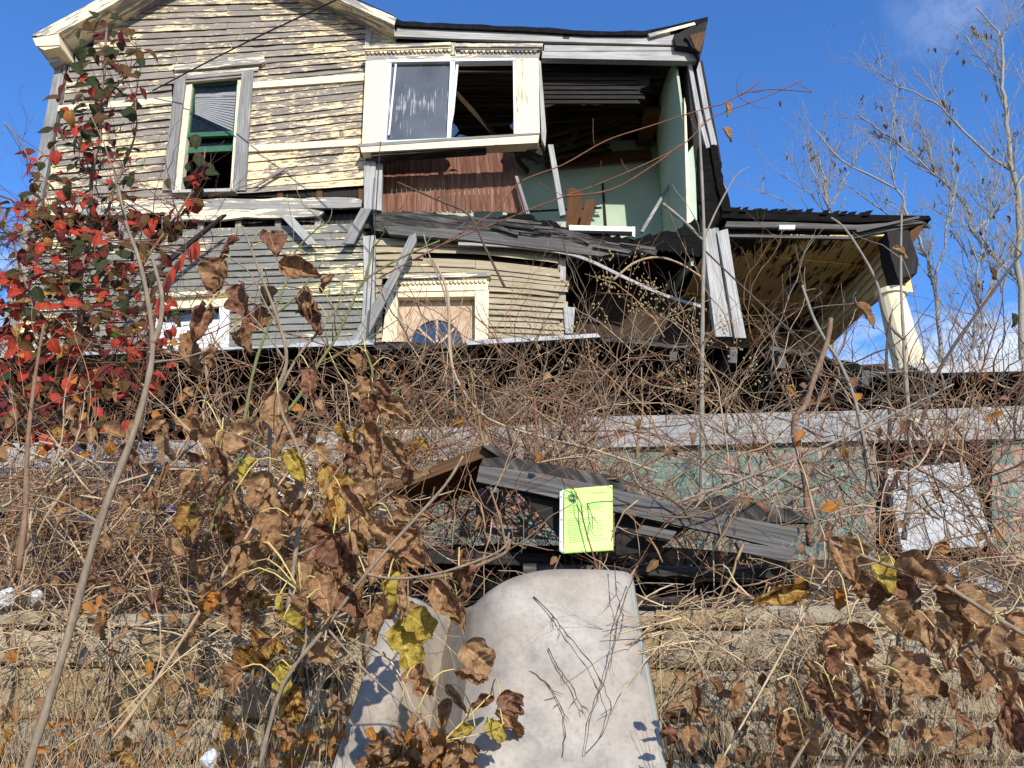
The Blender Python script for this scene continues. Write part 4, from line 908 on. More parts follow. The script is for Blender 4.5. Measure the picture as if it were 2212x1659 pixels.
# ------------------------------------------------------------------ plants
class Leafy: pass
def leaf(mb, base, dr, nm, L, W, r, curl=.8, droop=.6, crumple=.10, mi=0, nu=9, nv=6, lobes=0.0, tip=.62, big=False):
    """a leaf blade from its base, along dr, facing nm"""
    dr = dr.normalized(); sd = dr.cross(nm)
    if sd.length < .05: sd = dr.cross(Vector((1, .2, .1)))
    sd.normalize(); nm = sd.cross(dr).normalized(); s0 = r.uniform(0, 99); s1 = r.uniform(.6, 1.6)
    mid = [Vector(base)]; ang = 0
    for i in range(nu):
        ang = droop * ((i + 1) / nu) ** s1
        d_ = dr * math.cos(ang) - nm * math.sin(ang); mid.append(mid[-1] + d_ * (L / nu))
    cl = [curl * r.uniform(.5, 1.2), curl * r.uniform(.5, 1.2)]
    def fn(u, v):
        i = min(int(u * nu), nu); p = mid[i]; a_ = droop * u ** s1; n2 = nm * math.cos(a_) + dr * math.sin(a_); t_ = dr * math.cos(a_) - nm * math.sin(a_)
        t = v * 2 - 1
        w_ = W * .5 * ((2.36 * max(u, .004) ** .45 * (1 - u) ** .85 if big else math.sin(math.pi * min(1, u ** tip)) ** .75) + .02) * (1 + lobes * math.sin(u * 13 + s0) * .5 + (.16 * mnoise.noise(Vector((u * 6, t, s0))) if abs(t) > .9 else 0))
        c = cl[0 if t < 0 else 1] * abs(t) * 1.4
        if c > .02: arc_ = (math.sin(c) / c, (1 - math.cos(c)) / c)
        else: arc_ = (1, 0)
        q = p + sd * (t * w_ * arc_[0]) + n2 * (abs(t) * w_ * arc_[1])
        k = crumple * L
        if big: q = q + n2 * (W * .035 * math.sin((u * 9 - abs(t) * 3.2) * 2.2) * abs(t) * (1 - u)) - n2 * (.10 * W * (1 - abs(t)) ** 3)
        q = q + n2 * (k * mnoise.noise(Vector((u * 3.5 + s0, t * 2.4, s0))) + (.6 if big else .4) * k * mnoise.noise(Vector((u * 10, t * 8, s0))) + (.22 * k * mnoise.noise(Vector((u * 24, t * 19, s0))) if big else 0)) + sd * (k * .5 * mnoise.noise(Vector((u * 4, t * 2, s0 + 7))))
        return q
    off = r.uniform(0, 20)
    mb.grid(fn, nu, nv, mi, uvf=lambda u, v: (u * 1.5 + off, v + int(off)))
    return mid
LEAFM = {'b': 'l_brown', 'd': 'l_dark', 't': 'l_tan', 'y': 'l_yellow', 's': 'l_spot', 'o': 'l_orange', 'r': 'l_red', 'g': 'l_bgreen'}
def stem(mb, pts, w0, w1, d=None, mi=0, n=6, k=4, wob=.0, sd=0):
    """pts in the picture with depth, w0/w1 picture widths at both ends"""
    P = spline([at(p[0], p[1], p[2] if len(p) > 2 else d) for p in pts], k); m = len(P)
    rad = []
    for i, p in enumerate(P):
        dep = (p - EYE).dot(F_); rad.append(lerp(w0, w1, i / (m - 1)) * .5 * dep / FPX * (1 + .12 * math.sin(i * 2.1 + sd)))
        if wob: P[i] = p + Vector((mnoise.noise(p * 3), 0, mnoise.noise(p * 3 + Vector((9, 9, 9))))) * wob
    mb.tube(P, rad, n, mi); return P, rad
def nearest(P, q): return min(P, key=lambda p: (p - q).length)
def big_plant(label, stems, leaves, d, barkm, seed, name='broadleaf_plant', group='withered broadleaf plants'):
    """stems: [(pts, w0, w1)], leaves: (x, y, length px, angle deg from straight down, kind)"""
    r = random.Random(seed); mb = MB(); allp = []
    for pts, w0, w1 in stems:
        P, _ = stem(mb, pts, w0 * .74, w1 * .74, d); allp += P
    b = allp[0]; root = thing(name, b, label, 'plant', group)
    stalks = MB(); L_ = []
    for (x, y, ln, an, kd) in leaves:
        if kd == 'd' and r.random() < .45: kd = 'b'
        elif kd == 'b' and r.random() < .15: kd = 't'
        dd = d + r.uniform(-.18, .18); p = at(x, y, dd); dep = (p - EYE).dot(F_); L = ln * dep / FPX
        a = R(an); dr = Vector((math.sin(a), r.uniform(-.35, .2), -math.cos(a)))
        base = p - dr.normalized() * L * .5
        nm = Vector((r.uniform(-.7, .7), -1, r.uniform(-.1, .6)))
        q = nearest(allp, base)
        if .03 < (q - base).length < .6:
            mid = (q + base) / 2 + Vector((0, -.02, .25 * (q - base).length)); stalks.tube(spline([q, mid, base], 3), [.0026, .0022, .0022, .002, .002, .002, .0018], 5)
        lm = MB(); L *= r.uniform(.9, 1.05); leaf(lm, base, dr, nm, L, L * (.5 if ln > 150 else r.uniform(.62, 1.0)), r, curl=.6 if ln > 150 else r.choice((.7, 1.1, 1.5, 1.9, 2.3)), droop=r.uniform(-.3, 1.3), crumple=r.uniform(.10, .24), nu=26, nv=18, lobes=r.uniform(.1, .5), big=True)
        L_.append((lm, LEAFM[kd]))
    n0 = len(mb.v); mb.v += stalks.v; mb.f += [[i + n0 for i in f] for f in stalks.f]; mb.mi += [1] * len(stalks.f); mb.uv += stalks.uv
    mb.build('stem', [barkm, M['stalk']], root, smooth=True)
    for lm, k in L_: lm.build('leaf', M[k], root, smooth=True)
    return root
# leaf lists: x, y of the leaf's middle, length in picture px, hanging angle, colour
big_plant('tall withered plant with curled brown leaves standing before the lower clapboards',
    [([(585, 1120), (585, 889), (619, 784), (600, 690), (562, 590), (525, 490)], 15, 7), ([(585, 885), (637, 780), (694, 709), (746, 640)], 10, 6), ([(600, 700), (575, 660), (540, 590), (500, 560)], 6, 4), ([(619, 784), (560, 700), (500, 640)], 7, 4)],
    [(490, 532, 62, -40, 'd'), (590, 528, 70, 20, 'd'), (462, 592, 78, -20, 'b'), (648, 580, 88, 80, 'b'), (520, 650, 80, 10, 'd'), (660, 655, 74, 0, 't'), (682, 690, 88, 15, 'd'), (430, 700, 96, -10, 'd'), (415, 765, 110, 5, 'b'), (450, 770, 60, -20, 'd'),
     (550, 700, 90, -30, 'd'), (525, 745, 64, 40, 'b'), (700, 612, 56, -50, 'd'), (668, 828, 84, 10, 'd'), (578, 640, 50, 0, 'b')], 2.6, M['barktan'], 11)
big_plant('middle withered plant with long drooping brown leaves and one big spotted leaf',
    [([(620, 1330), (640, 1180), (650, 1000), (612, 900), (600, 850)], 16, 8), ([(645, 1150), (700, 1060), (740, 1000)], 9, 5), ([(650, 1030), (560, 960), (480, 930)], 8, 4), ([(640, 1200), (700, 1170), (770, 1120), (850, 1060)], 9, 5)],
    [(420, 905, 70, 10, 'b'), (475, 968, 90, -5, 'b'), (478, 1000, 70, 25, 'd'), (600, 895, 100, 5, 't'), (606, 958, 94, -10, 'b'), (638, 1008, 84, 35, 'y'), (720, 1075, 165, 12, 's'), (675, 1128, 90, 60, 'd'), (598, 1105, 110, 15, 't'), (582, 1150, 100, 35, 'b'),
     (640, 1120, 90, -20, 'd'), (765, 1085, 90, 45, 'd'), (790, 1135, 80, 20, 'b'), (780, 1090, 60, 70, 's'), (560, 1060, 90, -25, 't'), (535, 1020, 70, -10, 'y'), (505, 1100, 80, 10, 't'), (735, 1200, 100, 20, 'd'), (760, 1195, 90, 10, 'b'), (680, 1180, 100, -30, 'd'),
     (845, 1170, 110, 60, 't'), (885, 1185, 100, 40, 'b'), (700, 1230, 85, -15, 'b')], 2.35, M['barktan'], 12)
big_plant('plant with hanging brown leaves beside the green canes, left of the fanlight window',
    [([(690, 1250), (735, 1060), (790, 900), (805, 810), (790, 760)], 12, 6), ([(790, 900), (850, 850), (880, 830)], 6, 4)],
    [(775, 782, 52, 60, 'd'), (800, 778, 66, 40, 'b'), (790, 850, 74, -10, 't'), (800, 890, 70, 10, 'd'), (845, 890, 100, 65, 't'), (830, 845, 62, 55, 'd'), (805, 950, 92, 30, 'b'), (860, 975, 90, 50, 't'), (760, 985, 60, 0, 'd'), (845, 800, 40, -30, 'b')], 3.0, M['barkgreen'], 13)
big_plant('low plant with yellow and brown leaves hanging over the left edge of the bent sheet',
    [([(560, 1659), (610, 1480), (700, 1360), (790, 1240), (870, 1150), (960, 1050), (1000, 985)], 15, 8), ([(790, 1240), (860, 1250), (960, 1235), (1080, 1190), (1100, 1150)], 9, 6), ([(610, 1480), (660, 1390), (650, 1280)], 10, 5), ([(700, 1350), (800, 1460), (920, 1560)], 8, 5)],
    [(505, 1225, 95, -5, 'b'), (545, 1200, 80, 60, 'd'), (508, 1290, 92, 5, 'd'), (515, 1335, 85, 15, 'd'), (655, 1255, 90, 20, 'b'), (700, 1290, 100, 30, 'd'), (735, 1250, 80, -10, 't'), (760, 1300, 80, 35, 'd'), (640, 1320, 70, -40, 'd'), (602, 1315, 62, 0, 'y'), (640, 1345, 60, 70, 'y'),
     (852, 1282, 96, -10, 'y'), (815, 1345, 110, -12, 't'), (870, 1300, 80, 10, 't'), (880, 1395, 110, 15, 'y'), (915, 1350, 84, 55, 'y'), (965, 1300, 110, 35, 'b'), (1000, 1240, 105, 10, 'd'), (985, 1330, 90, 30, 'b'), (700, 1420, 70, 60, 'b'),
     (560, 1420, 110, -70, 's'), (490, 1470, 80, -50, 'b'), (608, 1468, 80, 10, 'y'), (630, 1530, 100, 30, 's'), (560, 1395, 60, -60, 'b'), (912, 1475, 80, 25, 'b'), (1040, 1425, 100, 50, 'b'), (1020, 1460, 80, 70, 'd'), (620, 1580, 60, 40, 'b'), (460, 1300, 50, -20, 'o')], 2.3, M['barktan'], 14)
big_plant('small sprig with curled brown and yellow leaves lying on the lower bent sheet',
    [([(900, 1680), (960, 1600), (1010, 1550), (1060, 1500)], 8, 4), ([(960, 1600), (1060, 1580), (1090, 1560)], 5, 3)],
    [(1110, 1525, 76, 50, 'd'), (1108, 1565, 90, 55, 'b'), (1040, 1520, 60, -70, 'd'), (990, 1510, 80, 40, 'b'), (1000, 1580, 56, -70, 'y'), (1072, 1580, 56, 50, 'y'), (960, 1545, 70, -20, 'd'), (920, 1590, 60, 30, 'b')], 2.7, M['stalk'], 15)
big_plant('drooping brown leaved branch hanging along the lower right above the sandstone wall',
    [([(2300, 1420), (2160, 1340), (2030, 1260), (1900, 1215), (1780, 1165)], 16, 9), ([(2030, 1260), (1950, 1330), (1930, 1420), (1860, 1470)], 9, 5), ([(2160, 1340), (2080, 1400), (2020, 1480), (1960, 1560)], 9, 5), ([(2300, 1640), (2180, 1500), (2090, 1390)], 12, 8), ([(1900, 1215), (1800, 1230), (1750, 1220)], 6, 4)],
    [(1820, 1212, 110, 15, 'd'), (1860, 1200, 80, 40, 'd'), (1690, 1285, 120, -78, 's'), (1860, 1265, 70, 10, 'b'), (1905, 1245, 80, 20, 'y'), (1930, 1258, 100, 40, 'b'), (1990, 1240, 110, 60, 'b'), (1960, 1280, 80, 30, 'd'), (1945, 1345, 105, 50, 't'), (1985, 1340, 80, 20, 'b'),
     (2060, 1315, 120, 25, 'd'), (2045, 1270, 80, 50, 'b'), (2100, 1330, 130, 38, 't'), (2080, 1380, 110, 15, 'd'), (2150, 1400, 110, 45, 'b'), (2015, 1370, 100, -10, 't'), (2040, 1400, 90, 10, 'b'), (1850, 1400, 110, 10, 'd'), (1800, 1390, 90, -15, 'b'), (1790, 1440, 80, 0, 'd'),
     (1930, 1440, 90, -20, 't'), (1980, 1460, 110, 30, 'b'), (2010, 1480, 90, 60, 'd'), (2090, 1470, 100, 10, 'd'), (2170, 1460, 110, 30, 'd'), (2195, 1520, 120, 10, 'd'), (2150, 1380, 80, -30, 'b'), (2200, 1370, 90, 20, 'b'), (1890, 1290, 70, -20, 'd'), (2195, 1580, 110, -5, 'd'), (1810, 1295, 50, 0, 'o')], 2.35, M['barktan'], 16)
big_plant('bottom right withered shoot with large brown leaves low before the wall',
    [([(1640, 1800), (1720, 1640), (1790, 1540), (1860, 1480)], 12, 6), ([(1790, 1800), (1830, 1650), (1900, 1560), (1960, 1520)], 11, 6)],
    [(1725, 1610, 130, 35, 'b'), (1690, 1580, 80, -10, 'b'), (1790, 1500, 95, 15, 'd'), (1830, 1510, 90, 30, 'b'), (1870, 1480, 80, 10, 't'), (1865, 1590, 120, 40, 'b'), (1820, 1560, 90, 50, 'd'), (1905, 1540, 100, 10, 'b'), (1880, 1530, 80, -20, 'd'), (1680, 1500, 60, 0, 'b'), (1760, 1460, 70, 20, 't'), (1950, 1500, 90, 0, 't')], 2.2, M['barktan'], 17)

# saplings and canes, each its own thing
def sapling(label, stems, d, mat, n=7, twigs=0, seed=1, name='sapling', cat='sapling', group=None, kids=None):
    mb = MB(); allP = []
    for pts, w0, w1 in stems:
        P, rad = stem(mb, pts, w0, w1, d, n=n, sd=seed); allP += list(zip(P, rad))
    r = random.Random(seed)
    for k in range(twigs):
        p, rd = r.choice(allP[len(allP) // 5:]); dv = Vector((r.uniform(-1, 1), r.uniform(-.5, .5), r.uniform(-.2, 1))).normalized(); L = r.uniform(.1, .5)
        q = [p]
        for j in range(5): dv = (dv + Vector((r.uniform(-.4, .4), r.uniform(-.3, .3), r.uniform(-.2, .4)))).normalized(); q.append(q[-1] + dv * L / 5)
        mb.tube(q, [min(rd * .6, .006), .003, .0026, .0022, .002, .0015], 4)
    return tag(mb.build(name, mat, smooth=True), label, cat, group)
sapling('thick grey barked sapling rising diagonally through the left of the picture', [([(40, 1730), (60, 1659), (140, 1400), (215, 1130), (280, 960), (318, 830), (330, 740), (318, 640), (300, 560), (272, 480), (255, 400)], 21, 5), ([(330, 742), (346, 700), (350, 640), (338, 590), (330, 560)], 12, 6)], 2.1, M['barktan'], 8, 4, 1)
sapling('tall thin sapling before the open room, curved at its foot', [([(1478, 1140), (1506, 1106), (1517, 1046), (1517, 952), (1516, 840), (1519, 615), (1521, 510), (1514, 340), (1508, 240)], 15, 5), ([(1519, 520), (1480, 480), (1432, 440)], 6, 8), ([(1521, 515), (1550, 450), (1590, 380), (1617, 362)], 5, 2)], 5.0, M['barkgrey'], 7, 3, 2)
sapling('slim grey sapling before the porch column', [([(1952, 1165), (1966, 1065), (1966, 952), (1956, 802), (1952, 727), (1946, 600), (1948, 440)], 13, 4), ([(1954, 735), (1915, 690), (1890, 600), (1830, 500), (1795, 470)], 8, 4)], 5.2, M['barkgrey'], 7, 4, 3)
sapling('knotty brown stem with a cut top before the porch ceiling', [([(1750, 1180), (1739, 1027), (1716, 940), (1722, 896), (1739, 877), (1761, 810), (1787, 739), (1795, 688)], 17, 10)], 4.6, M['bark'], 7, 6, 4)
sapling('dark forked sapling crossing the long grey board at the right', [([(1900, 1140), (1922, 915), (1915, 765), (1925, 680)], 9, 4), ([(1905, 1100), (1990, 915), (2027, 802), (2117, 667), (2207, 547)], 10, 5)], 5.0, M['barkdark'], 6, 5, 5)
sapling('grey cane leaning left across the porch ceiling', [([(1890, 1060), (1877, 1001), (1847, 866), (1814, 784), (1787, 742), (1757, 686), (1733, 617)], 9, 6)], 4.8, M['barkgrey'], 6, 3, 6)
sapling('long thin cane running right above the hood board', [([(1440, 1096), (1465, 1084), (1645, 1020), (1772, 969), (1980, 870), (2060, 830)], 9, 4)], 4.5, M['barkgrey'], 6, 3, 7)
sapling('thin brown stem slanting from the leaning post down to the right', [([(1521, 540), (1705, 712), (1870, 832), (1967, 919), (2060, 1000)], 4, 7)], 5.4, M['barkdark'], 5, 6, 8)
sapling('thick green cane leaning right before the fanlight window', [([(440, 1180), (525, 986), (630, 878), (690, 784), (727, 727), (757, 664), (787, 607), (862, 559), (950, 520)], 9, 4), ([(787, 607), (800, 560), (808, 520)], 6, 4), ([(690, 784), (780, 740), (860, 690)], 4, 2)], 3.6, M['barkgreen'], 7, 8, 9)
sapling('second green cane standing before the lower corner post', [([(500, 1100), (544, 817), (589, 682), (622, 600), (640, 540), (700, 480)], 8, 3), ([(589, 682), (640, 640), (700, 560)], 6, 3)], 3.7, M['barkgreen'], 7, 7, 10)
sapling('pale whip arching down from the thicket centre to the hood', [([(935, 560), (967, 634), (971, 750), (986, 817), (1031, 885), (1087, 919), (1200, 952), (1294, 975), (1420, 1020)], 6.5, 5)], 4.2, M['barkpale'], 6, 6, 11)
sapling('long red brown vine reaching over the open room into the sky', [([(900, 560), (1062, 461), (1122, 394), (1216, 356), (1309, 304), (1399, 274), (1531, 232), (1559, 225), (1607, 202), (1667, 193), (1754, 199)], 3.4, 2.2), ([(1600, 205), (1630, 185), (1645, 168)], 4, 2)], 6.6, M['barkred'], 6, 6, 12, 'vine', 'vine')
sapling('lower red brown vine crossing the open room up to the sky', [([(820, 600), (964, 525), (1096, 472), (1219, 424), (1302, 394), (1414, 345), (1482, 307), (1529, 260), (1570, 240), (1652, 210), (1735, 172)], 3.4, 2.2), ([(1219, 424), (1320, 410), (1414, 355), (1470, 312)], 4, 3)], 6.8, M['barkred'], 6, 6, 13, 'vine', 'vine')
sapling('thin vine falling from the beadboard panel to the sagging beam', [([(859, 394), (942, 431), (1013, 465), (1050, 540), (1090, 620)], 4, 6)], 6.4, M['barkdark'], 5, 5, 14, 'vine', 'vine')
sapling('dark cane standing upright beside the horizontal board ends at the far left', [([(40, 1230), (55, 1100), (60, 960), (75, 820), (95, 700)], 15, 5)], 3.3, M['bark'], 7, 5, 15)
sapling('pale cane lying diagonally across the lower left stone wall', [([(240, 1600), (330, 1480), (420, 1340), (520, 1180), (600, 1050), (660, 980)], 9, 5)], 2.9, M['barkpale'], 6, 2, 16)
sapling('thin pale stalk standing out of the lower right brown leaves', [([(1560, 1640), (1640, 1500), (1740, 1320), (1800, 1230), (1860, 1200)], 5, 3)], 2.5, M['straw'], 5, 1, 17)
sapling('crooked brown branch lying behind the yellow leaf', [([(900, 1250), (980, 1240), (1060, 1210), (1095, 1190), (1100, 1165)], 9, 7), ([(1095, 1190), (1080, 1120), (1060, 1060)], 7, 4)], 3.3, M['bark'], 6, 5, 18)
sapling('arching white tipped cane before the lower dark room', [([(1325, 605), (1370, 568), (1420, 556), (1470, 570), (1520, 602)], 6, 4)], 5.3, M['barkpale'], 6, 0, 19)
sapling('upright thin grey stem before the right end of the clapboards', [([(985, 900), (975, 760), (962, 640), (930, 560), (915, 505)], 5, 3)], 5.2, M['barkgrey'], 5, 6, 20)
# creeper over the sheet
mb = MB(); r = random.Random(19)
def onsheet(x, y): return at(x, y, lerp(3.22, 2.86, (y - 1240) / 440) - .015)
for pts in ([(1372, 1235), (1352, 1290), (1336, 1340), (1326, 1400), (1300, 1480), (1272, 1560), (1262, 1650)], [(1155, 1290), (1196, 1330), (1225, 1372), (1268, 1420), (1300, 1470), (1322, 1530), (1300, 1590), (1256, 1640)], [(1185, 1400), (1206, 1440), (1240, 1490), (1268, 1560)], [(1110, 1440), (1150, 1452), (1186, 1480), (1215, 1530), (1222, 1590), (1210, 1650)], [(1330, 1215), (1330, 1270), (1345, 1330), (1332, 1400)]):
    Q = []
    for a, b in zip(pts, pts[1:]):
        for j in range(4): t = j / 4; Q.append((lerp(a[0], b[0], t) + r.uniform(-2.6, 2.6), lerp(a[1], b[1], t) + r.uniform(-2, 2)))
    P = [onsheet(*q) for q in Q]
    mb.tube(P, [(.0019 if i % 4 else .0032) * lerp(1, .6, i / len(P)) for i in range(len(P))], 5)
    for k in range(5):
        i = r.randrange(1, len(Q)); x, y = Q[i]; dx, dy = r.uniform(-26, 26), r.uniform(5, 34)
        mb.tube([onsheet(x, y), onsheet(x + dx * .5 + r.uniform(-3, 3), y + dy * .5), onsheet(x + dx, y + dy)], [.0014, .0012, .0008], 4)
tag(mb.build('creeper', M['barkdark'], smooth=True), 'thin dark creeper stems trailing down the pale bent sheet', 'creeper')

# ---- vine tangle: uncountable twigs
def wander(r, p, dv, L, n, wa, gravity=0.0, curl=0.0):
    P = [p]; ax = Vector((r.uniform(-.3, .3), 1, r.uniform(-.3, .3))).normalized(); cu = r.uniform(-1, 1) * curl
    for i in range(n):
        dv = dv + Vector((r.gauss(0, wa), r.gauss(0, wa * .5), r.gauss(0, wa) - gravity)); dv = (Matrix.Rotation(cu, 3, ax) @ dv).normalized()
        q = P[-1] + dv * (L / n)
        mz = gz(q.y) + .01
        if q.z < mz: q.z = mz; dv.z = abs(dv.z)
        P.append(q)
    return P
def tangle(name, label, n, region, dr, L, rad, mats, seed, wa=.3, gravity=0., curl=.1, up=(0, 1), kind='stuff', dens=None, rooted=0, rregion=None):
    r = random.Random(seed); mb = MB(); c = 0; tries = 0; roots = []; sc_ = []
    def shoot(p, dv, ln, g, lev, r0, mi):
        m = max(5, min(16, int(ln / .075))); P = wander(r, p, dv, ln, m, wa, g, curl); m = len(P)
        mb.tube(P, [lerp(r0, r0 * .35, i / (m - 1)) * (1.22 if i % 3 == 1 else 1) for i in range(m)], 4 if lev == 0 else 3, mi)
        if lev < 2:
            for k in range(r.choice((1, 2, 3)) if lev == 0 else r.choice((0, 1, 1))):
                i = r.randrange(1, m - 1); e = (P[i + 1] - P[i]).normalized(); d2 = (e + Vector((r.uniform(-.9, .9), r.uniform(-.5, .5), r.uniform(-.4, .9)))).normalized()
                shoot(P[i], d2, ln * r.uniform(.2, .5), g, lev + 1, r0 * lerp(.7, .4, i / m), mi)
    if rooted:
        for k in range(60):
            x, y = r.uniform(rregion[0], rregion[2]), r.uniform(rregion[1], rregion[3])
            if dens and r.random() > dens(x, max(y, 900)): continue
            p = at(x, y, r.uniform(*dr)); p.z = max(gz(p.y), p.z); roots.append(p); sc_.append(1 if 860 < x < 1480 else .55)
        for k in range(rooted):
            ri = r.randrange(len(roots)); p = roots[ri] + Vector((r.gauss(0, .09), r.gauss(0, .08), r.gauss(0, .04))); a = r.gauss(0, .75)
            dv = Vector((math.sin(a), r.uniform(-.4, .3), math.cos(a))).normalized(); shoot(p, dv, r.uniform(L[0] * 1.2, L[1] * 1.1) * sc_[ri], r.uniform(.0, .075), 0, rad[0] + (rad[1] - rad[0]) * 1.7 * r.random() ** 2.6, r.randrange(len(mats)))
    while c < n and tries < n * 30:
        tries += 1
        x, y = r.uniform(region[0], region[2]), r.uniform(region[1], region[3])
        if dens and r.random() > dens(x, y): continue
        p = at(x, y, r.uniform(*dr))
        if p.z < gz(p.y): p.z = gz(p.y) + .03
        a = r.uniform(0, 2 * math.pi); dv = Vector((math.cos(a), r.uniform(-.35, .35), math.sin(a) * up[1] + up[0])).normalized()
        shoot(p, dv, r.uniform(*L), gravity, 0, rad[0] + (rad[1] - rad[0]) * 1.7 * r.random() ** 2.6, r.randrange(len(mats))); c += 1
    return tag(mb.build(name, [M[q] for q in mats], smooth=True), label, 'vines', kind=kind)
TW = ['bark', 'barkred', 'barkpale', 'barkdark', 'bark', 'strawdark', 'barkpale', 'strawdark']
def dn1(x, y):
    k = interp([(0, .45), (300, .6), (700, .75), (900, 1), (1250, 1), (1420, .45), (1700, .3), (2212, .35)], x); t = interp([(0, 800), (600, 790), (800, 760), (1100, 745), (1500, 770), (2212, 830)], x)
    return 0 if y < t else k * interp([(t, .22), (t + 80, .4), (t + 150, 1), (1000, 1), (1200, .8)], y)
tangle('vine_tangle', 'dense tangle of bare brown vines covering the front of the broken building', 950, (-60, 740, 2260, 1180), (4.2, 7.2), (.3, 1.15), (.002, .0055), TW, 21, .19, .0, .07, dens=dn1, rooted=620, rregion=(-60, 960, 2260, 1180))
tangle('near_vine_tangle', 'nearer mesh of bare vines above the retaining wall', 480, (-60, 930, 2260, 1300), (3.65, 4.4), (.25, .85), (.002, .0052), TW, 22, .2, .02, .08, rooted=300, rregion=(-60, 1180, 2260, 1310), dens=lambda x, y: interp([(0, 1), (800, 1), (1000, .45), (1400, .4), (2212, .8)], x) * (1 if y > 1040 else .5))
tangle('twiggy_growth', 'upright bare twigs rising before the lower house front', 150, (700, 600, 1700, 1000), (4.6, 7), (.4, 1.2), (.002, .0045), TW, 23, .16, -.01, .03, up=(.8, .5), dens=lambda x, y: .2 if y < 720 else 1)
tangle('right_twigs', 'fine bare twigs of the thicket at the right of the broken front', 230, (1560, 680, 2260, 1130), (5, 7.5), (.4, 1.2), (.002, .005), ['barkgrey', 'bark', 'barkdark', 'barkred'], 24, .18, -.01, .04, up=(.5, .8), dens=lambda x, y: .15 if y < 770 else 1)
tangle('hanging_stems', 'thin dry stems hanging down over the sandstone wall', 470, (-40, 1260, 2260, 1420), (3.1, 3.5), (.25, .8), (.0014, .0032), ['strawdark', 'barkpale', 'straw', 'straw'], 25, .16, .10, .08, up=(-.5, .6), dens=lambda x, y: 0 if 840 < x < 1400 else 1)
tangle('left_brush', 'straw brown brush filling the left middle below the house', 330, (-60, 980, 900, 1310), (3.4, 4.6), (.3, .9), (.002, .0052), ['strawdark', 'straw', 'bark', 'barkpale', 'strawdark', 'barkred'], 27, .17, .01, .05, rooted=170, rregion=(-60, 1150, 900, 1310))
tangle('left_bush_twigs', 'bare twigs among the red leaves at the left', 200, (-60, 420, 480, 900), (4.0, 5.2), (.3, 1.0), (.002, .0045), ['barkred', 'barkdark', 'bark'], 26, .2, 0, .05, up=(.3, 1))
# tiny seed heads in the vines
mb = MB(); r = random.Random(8)
for k in range(70):
    x, y = r.choice(((1360, 600), (1300, 590), (1400, 640), (1540, 720), (1490, 810), (1460, 830), (1420, 650), (1330, 620), (1000, 790), (1250, 745), (1620, 800), (1160, 735), (1700, 840), (1640, 960), (1480, 690))); x += r.gauss(0, 28); y += r.gauss(0, 24); c = at(x, y, r.uniform(4.8, 5.6))
    for j in range(9):
        p = c + Vector((r.gauss(0, .03), r.gauss(0, .02), r.gauss(0, .03))); s = r.uniform(.005, .010)
        mb.tube([p - Vector((0, 0, s)), p, p + Vector((0, 0, s))], [s * .4, s, s * .4], 5)
tag(mb.build('seed_heads', M['seed'], smooth=True), 'clusters of tiny dry seed heads scattered in the vines', 'seeds', kind='stuff')

# ---- small leaves caught in the tangle, litter of leaves, straw grass
def scatter(name, label, n, region, dr, size, mats, seed, dens=None, cat='leaves', nu=5, nv=4, curl=(.3, 1.4), flat=False, big=False):
    r = random.Random(seed); mb = MB(); c = 0
    while c < n:
        x, y = r.uniform(region[0], region[2]), r.uniform(region[1], region[3])
        if dens and r.random() > dens(x, y): c += .05; continue
        p = at(x, y, r.uniform(*dr))
        if p.z < gz(p.y) + .01: p.z = gz(p.y) + r.uniform(.01, .05)
        L = r.uniform(*size); a = r.gauss(0, .9)
        dv = Vector((math.sin(a), r.uniform(-.6, .6), -math.cos(a))); nm = Vector((r.uniform(-.8, .8), -1, r.uniform(-.4, .9)))
        leaf(mb, p, dv, nm, L, L * r.uniform(.5, .8), r, r.uniform(*curl), r.uniform(0, 1), .16 if big else .1, r.randrange(len(mats)), nu, nv, lobes=.25 if big else 0, big=big)
        c += 1
    return tag(mb.build(name, [M[q] for q in mats], smooth=True), label, cat, kind='stuff')
scatter('caught_leaves', 'small brown dead leaves caught all through the left vines', 330, (-40, 820, 900, 1320), (3.6, 4.8), (.04, .10), ['l_brown', 'l_tan', 'l_dark', 'l_brown', 'l_orange'], 31)
scatter('withered_leaves', 'curled brown and tan withered leaves hanging thickly in the left brush', 190, (130, 900, 900, 1330), (2.7, 3.7), (.06, .125), ['l_brown', 'l_tan', 'l_dark', 'l_brown', 'l_tan', 'l_spot'], 37, dens=lambda x, y: interp([(0, .2), (350, .3), (480, 1), (900, 1)], x), curl=(.6, 2.1), nu=12, nv=8, big=True)
scatter('sparse_caught_leaves', 'few small dead leaves caught in the right vines', 110, (900, 800, 2260, 1330), (3.6, 5), (.04, .09), ['l_brown', 'l_tan', 'l_orange', 'l_dark'], 32)
scatter('ground_leaves', 'orange and brown small leaves in the dry grass before the wall', 260, (-40, 1270, 800, 1680), (2.9, 3.45), (.03, .07), ['l_orange', 'l_tan', 'l_brown', 'l_spot'], 33, dens=lambda x, y: .25 if y < 1550 else 1)
scatter('leaf_heap', 'heap of crumpled orange brown leaves at the foot of the bent sheet', 230, (790, 1560, 1010, 1700), (2.62, 2.84), (.04, .08), ['l_tan', 'l_orange', 'l_brown', 'l_tan'], 34, nu=10, nv=7, curl=(.5, 1.9), big=True, dens=lambda x, y: 1 if (y - 1520) > abs(x - 900) * 1.1 - 20 else .05)
scatter('wall_leaves', 'brown leaves on the ground at the right before the wall', 100, (1440, 1450, 2260, 1690), (2.7, 3.4), (.04, .09), ['l_brown', 'l_dark', 'l_tan'], 35, nu=12, nv=8, curl=(.6, 2.2), big=True)
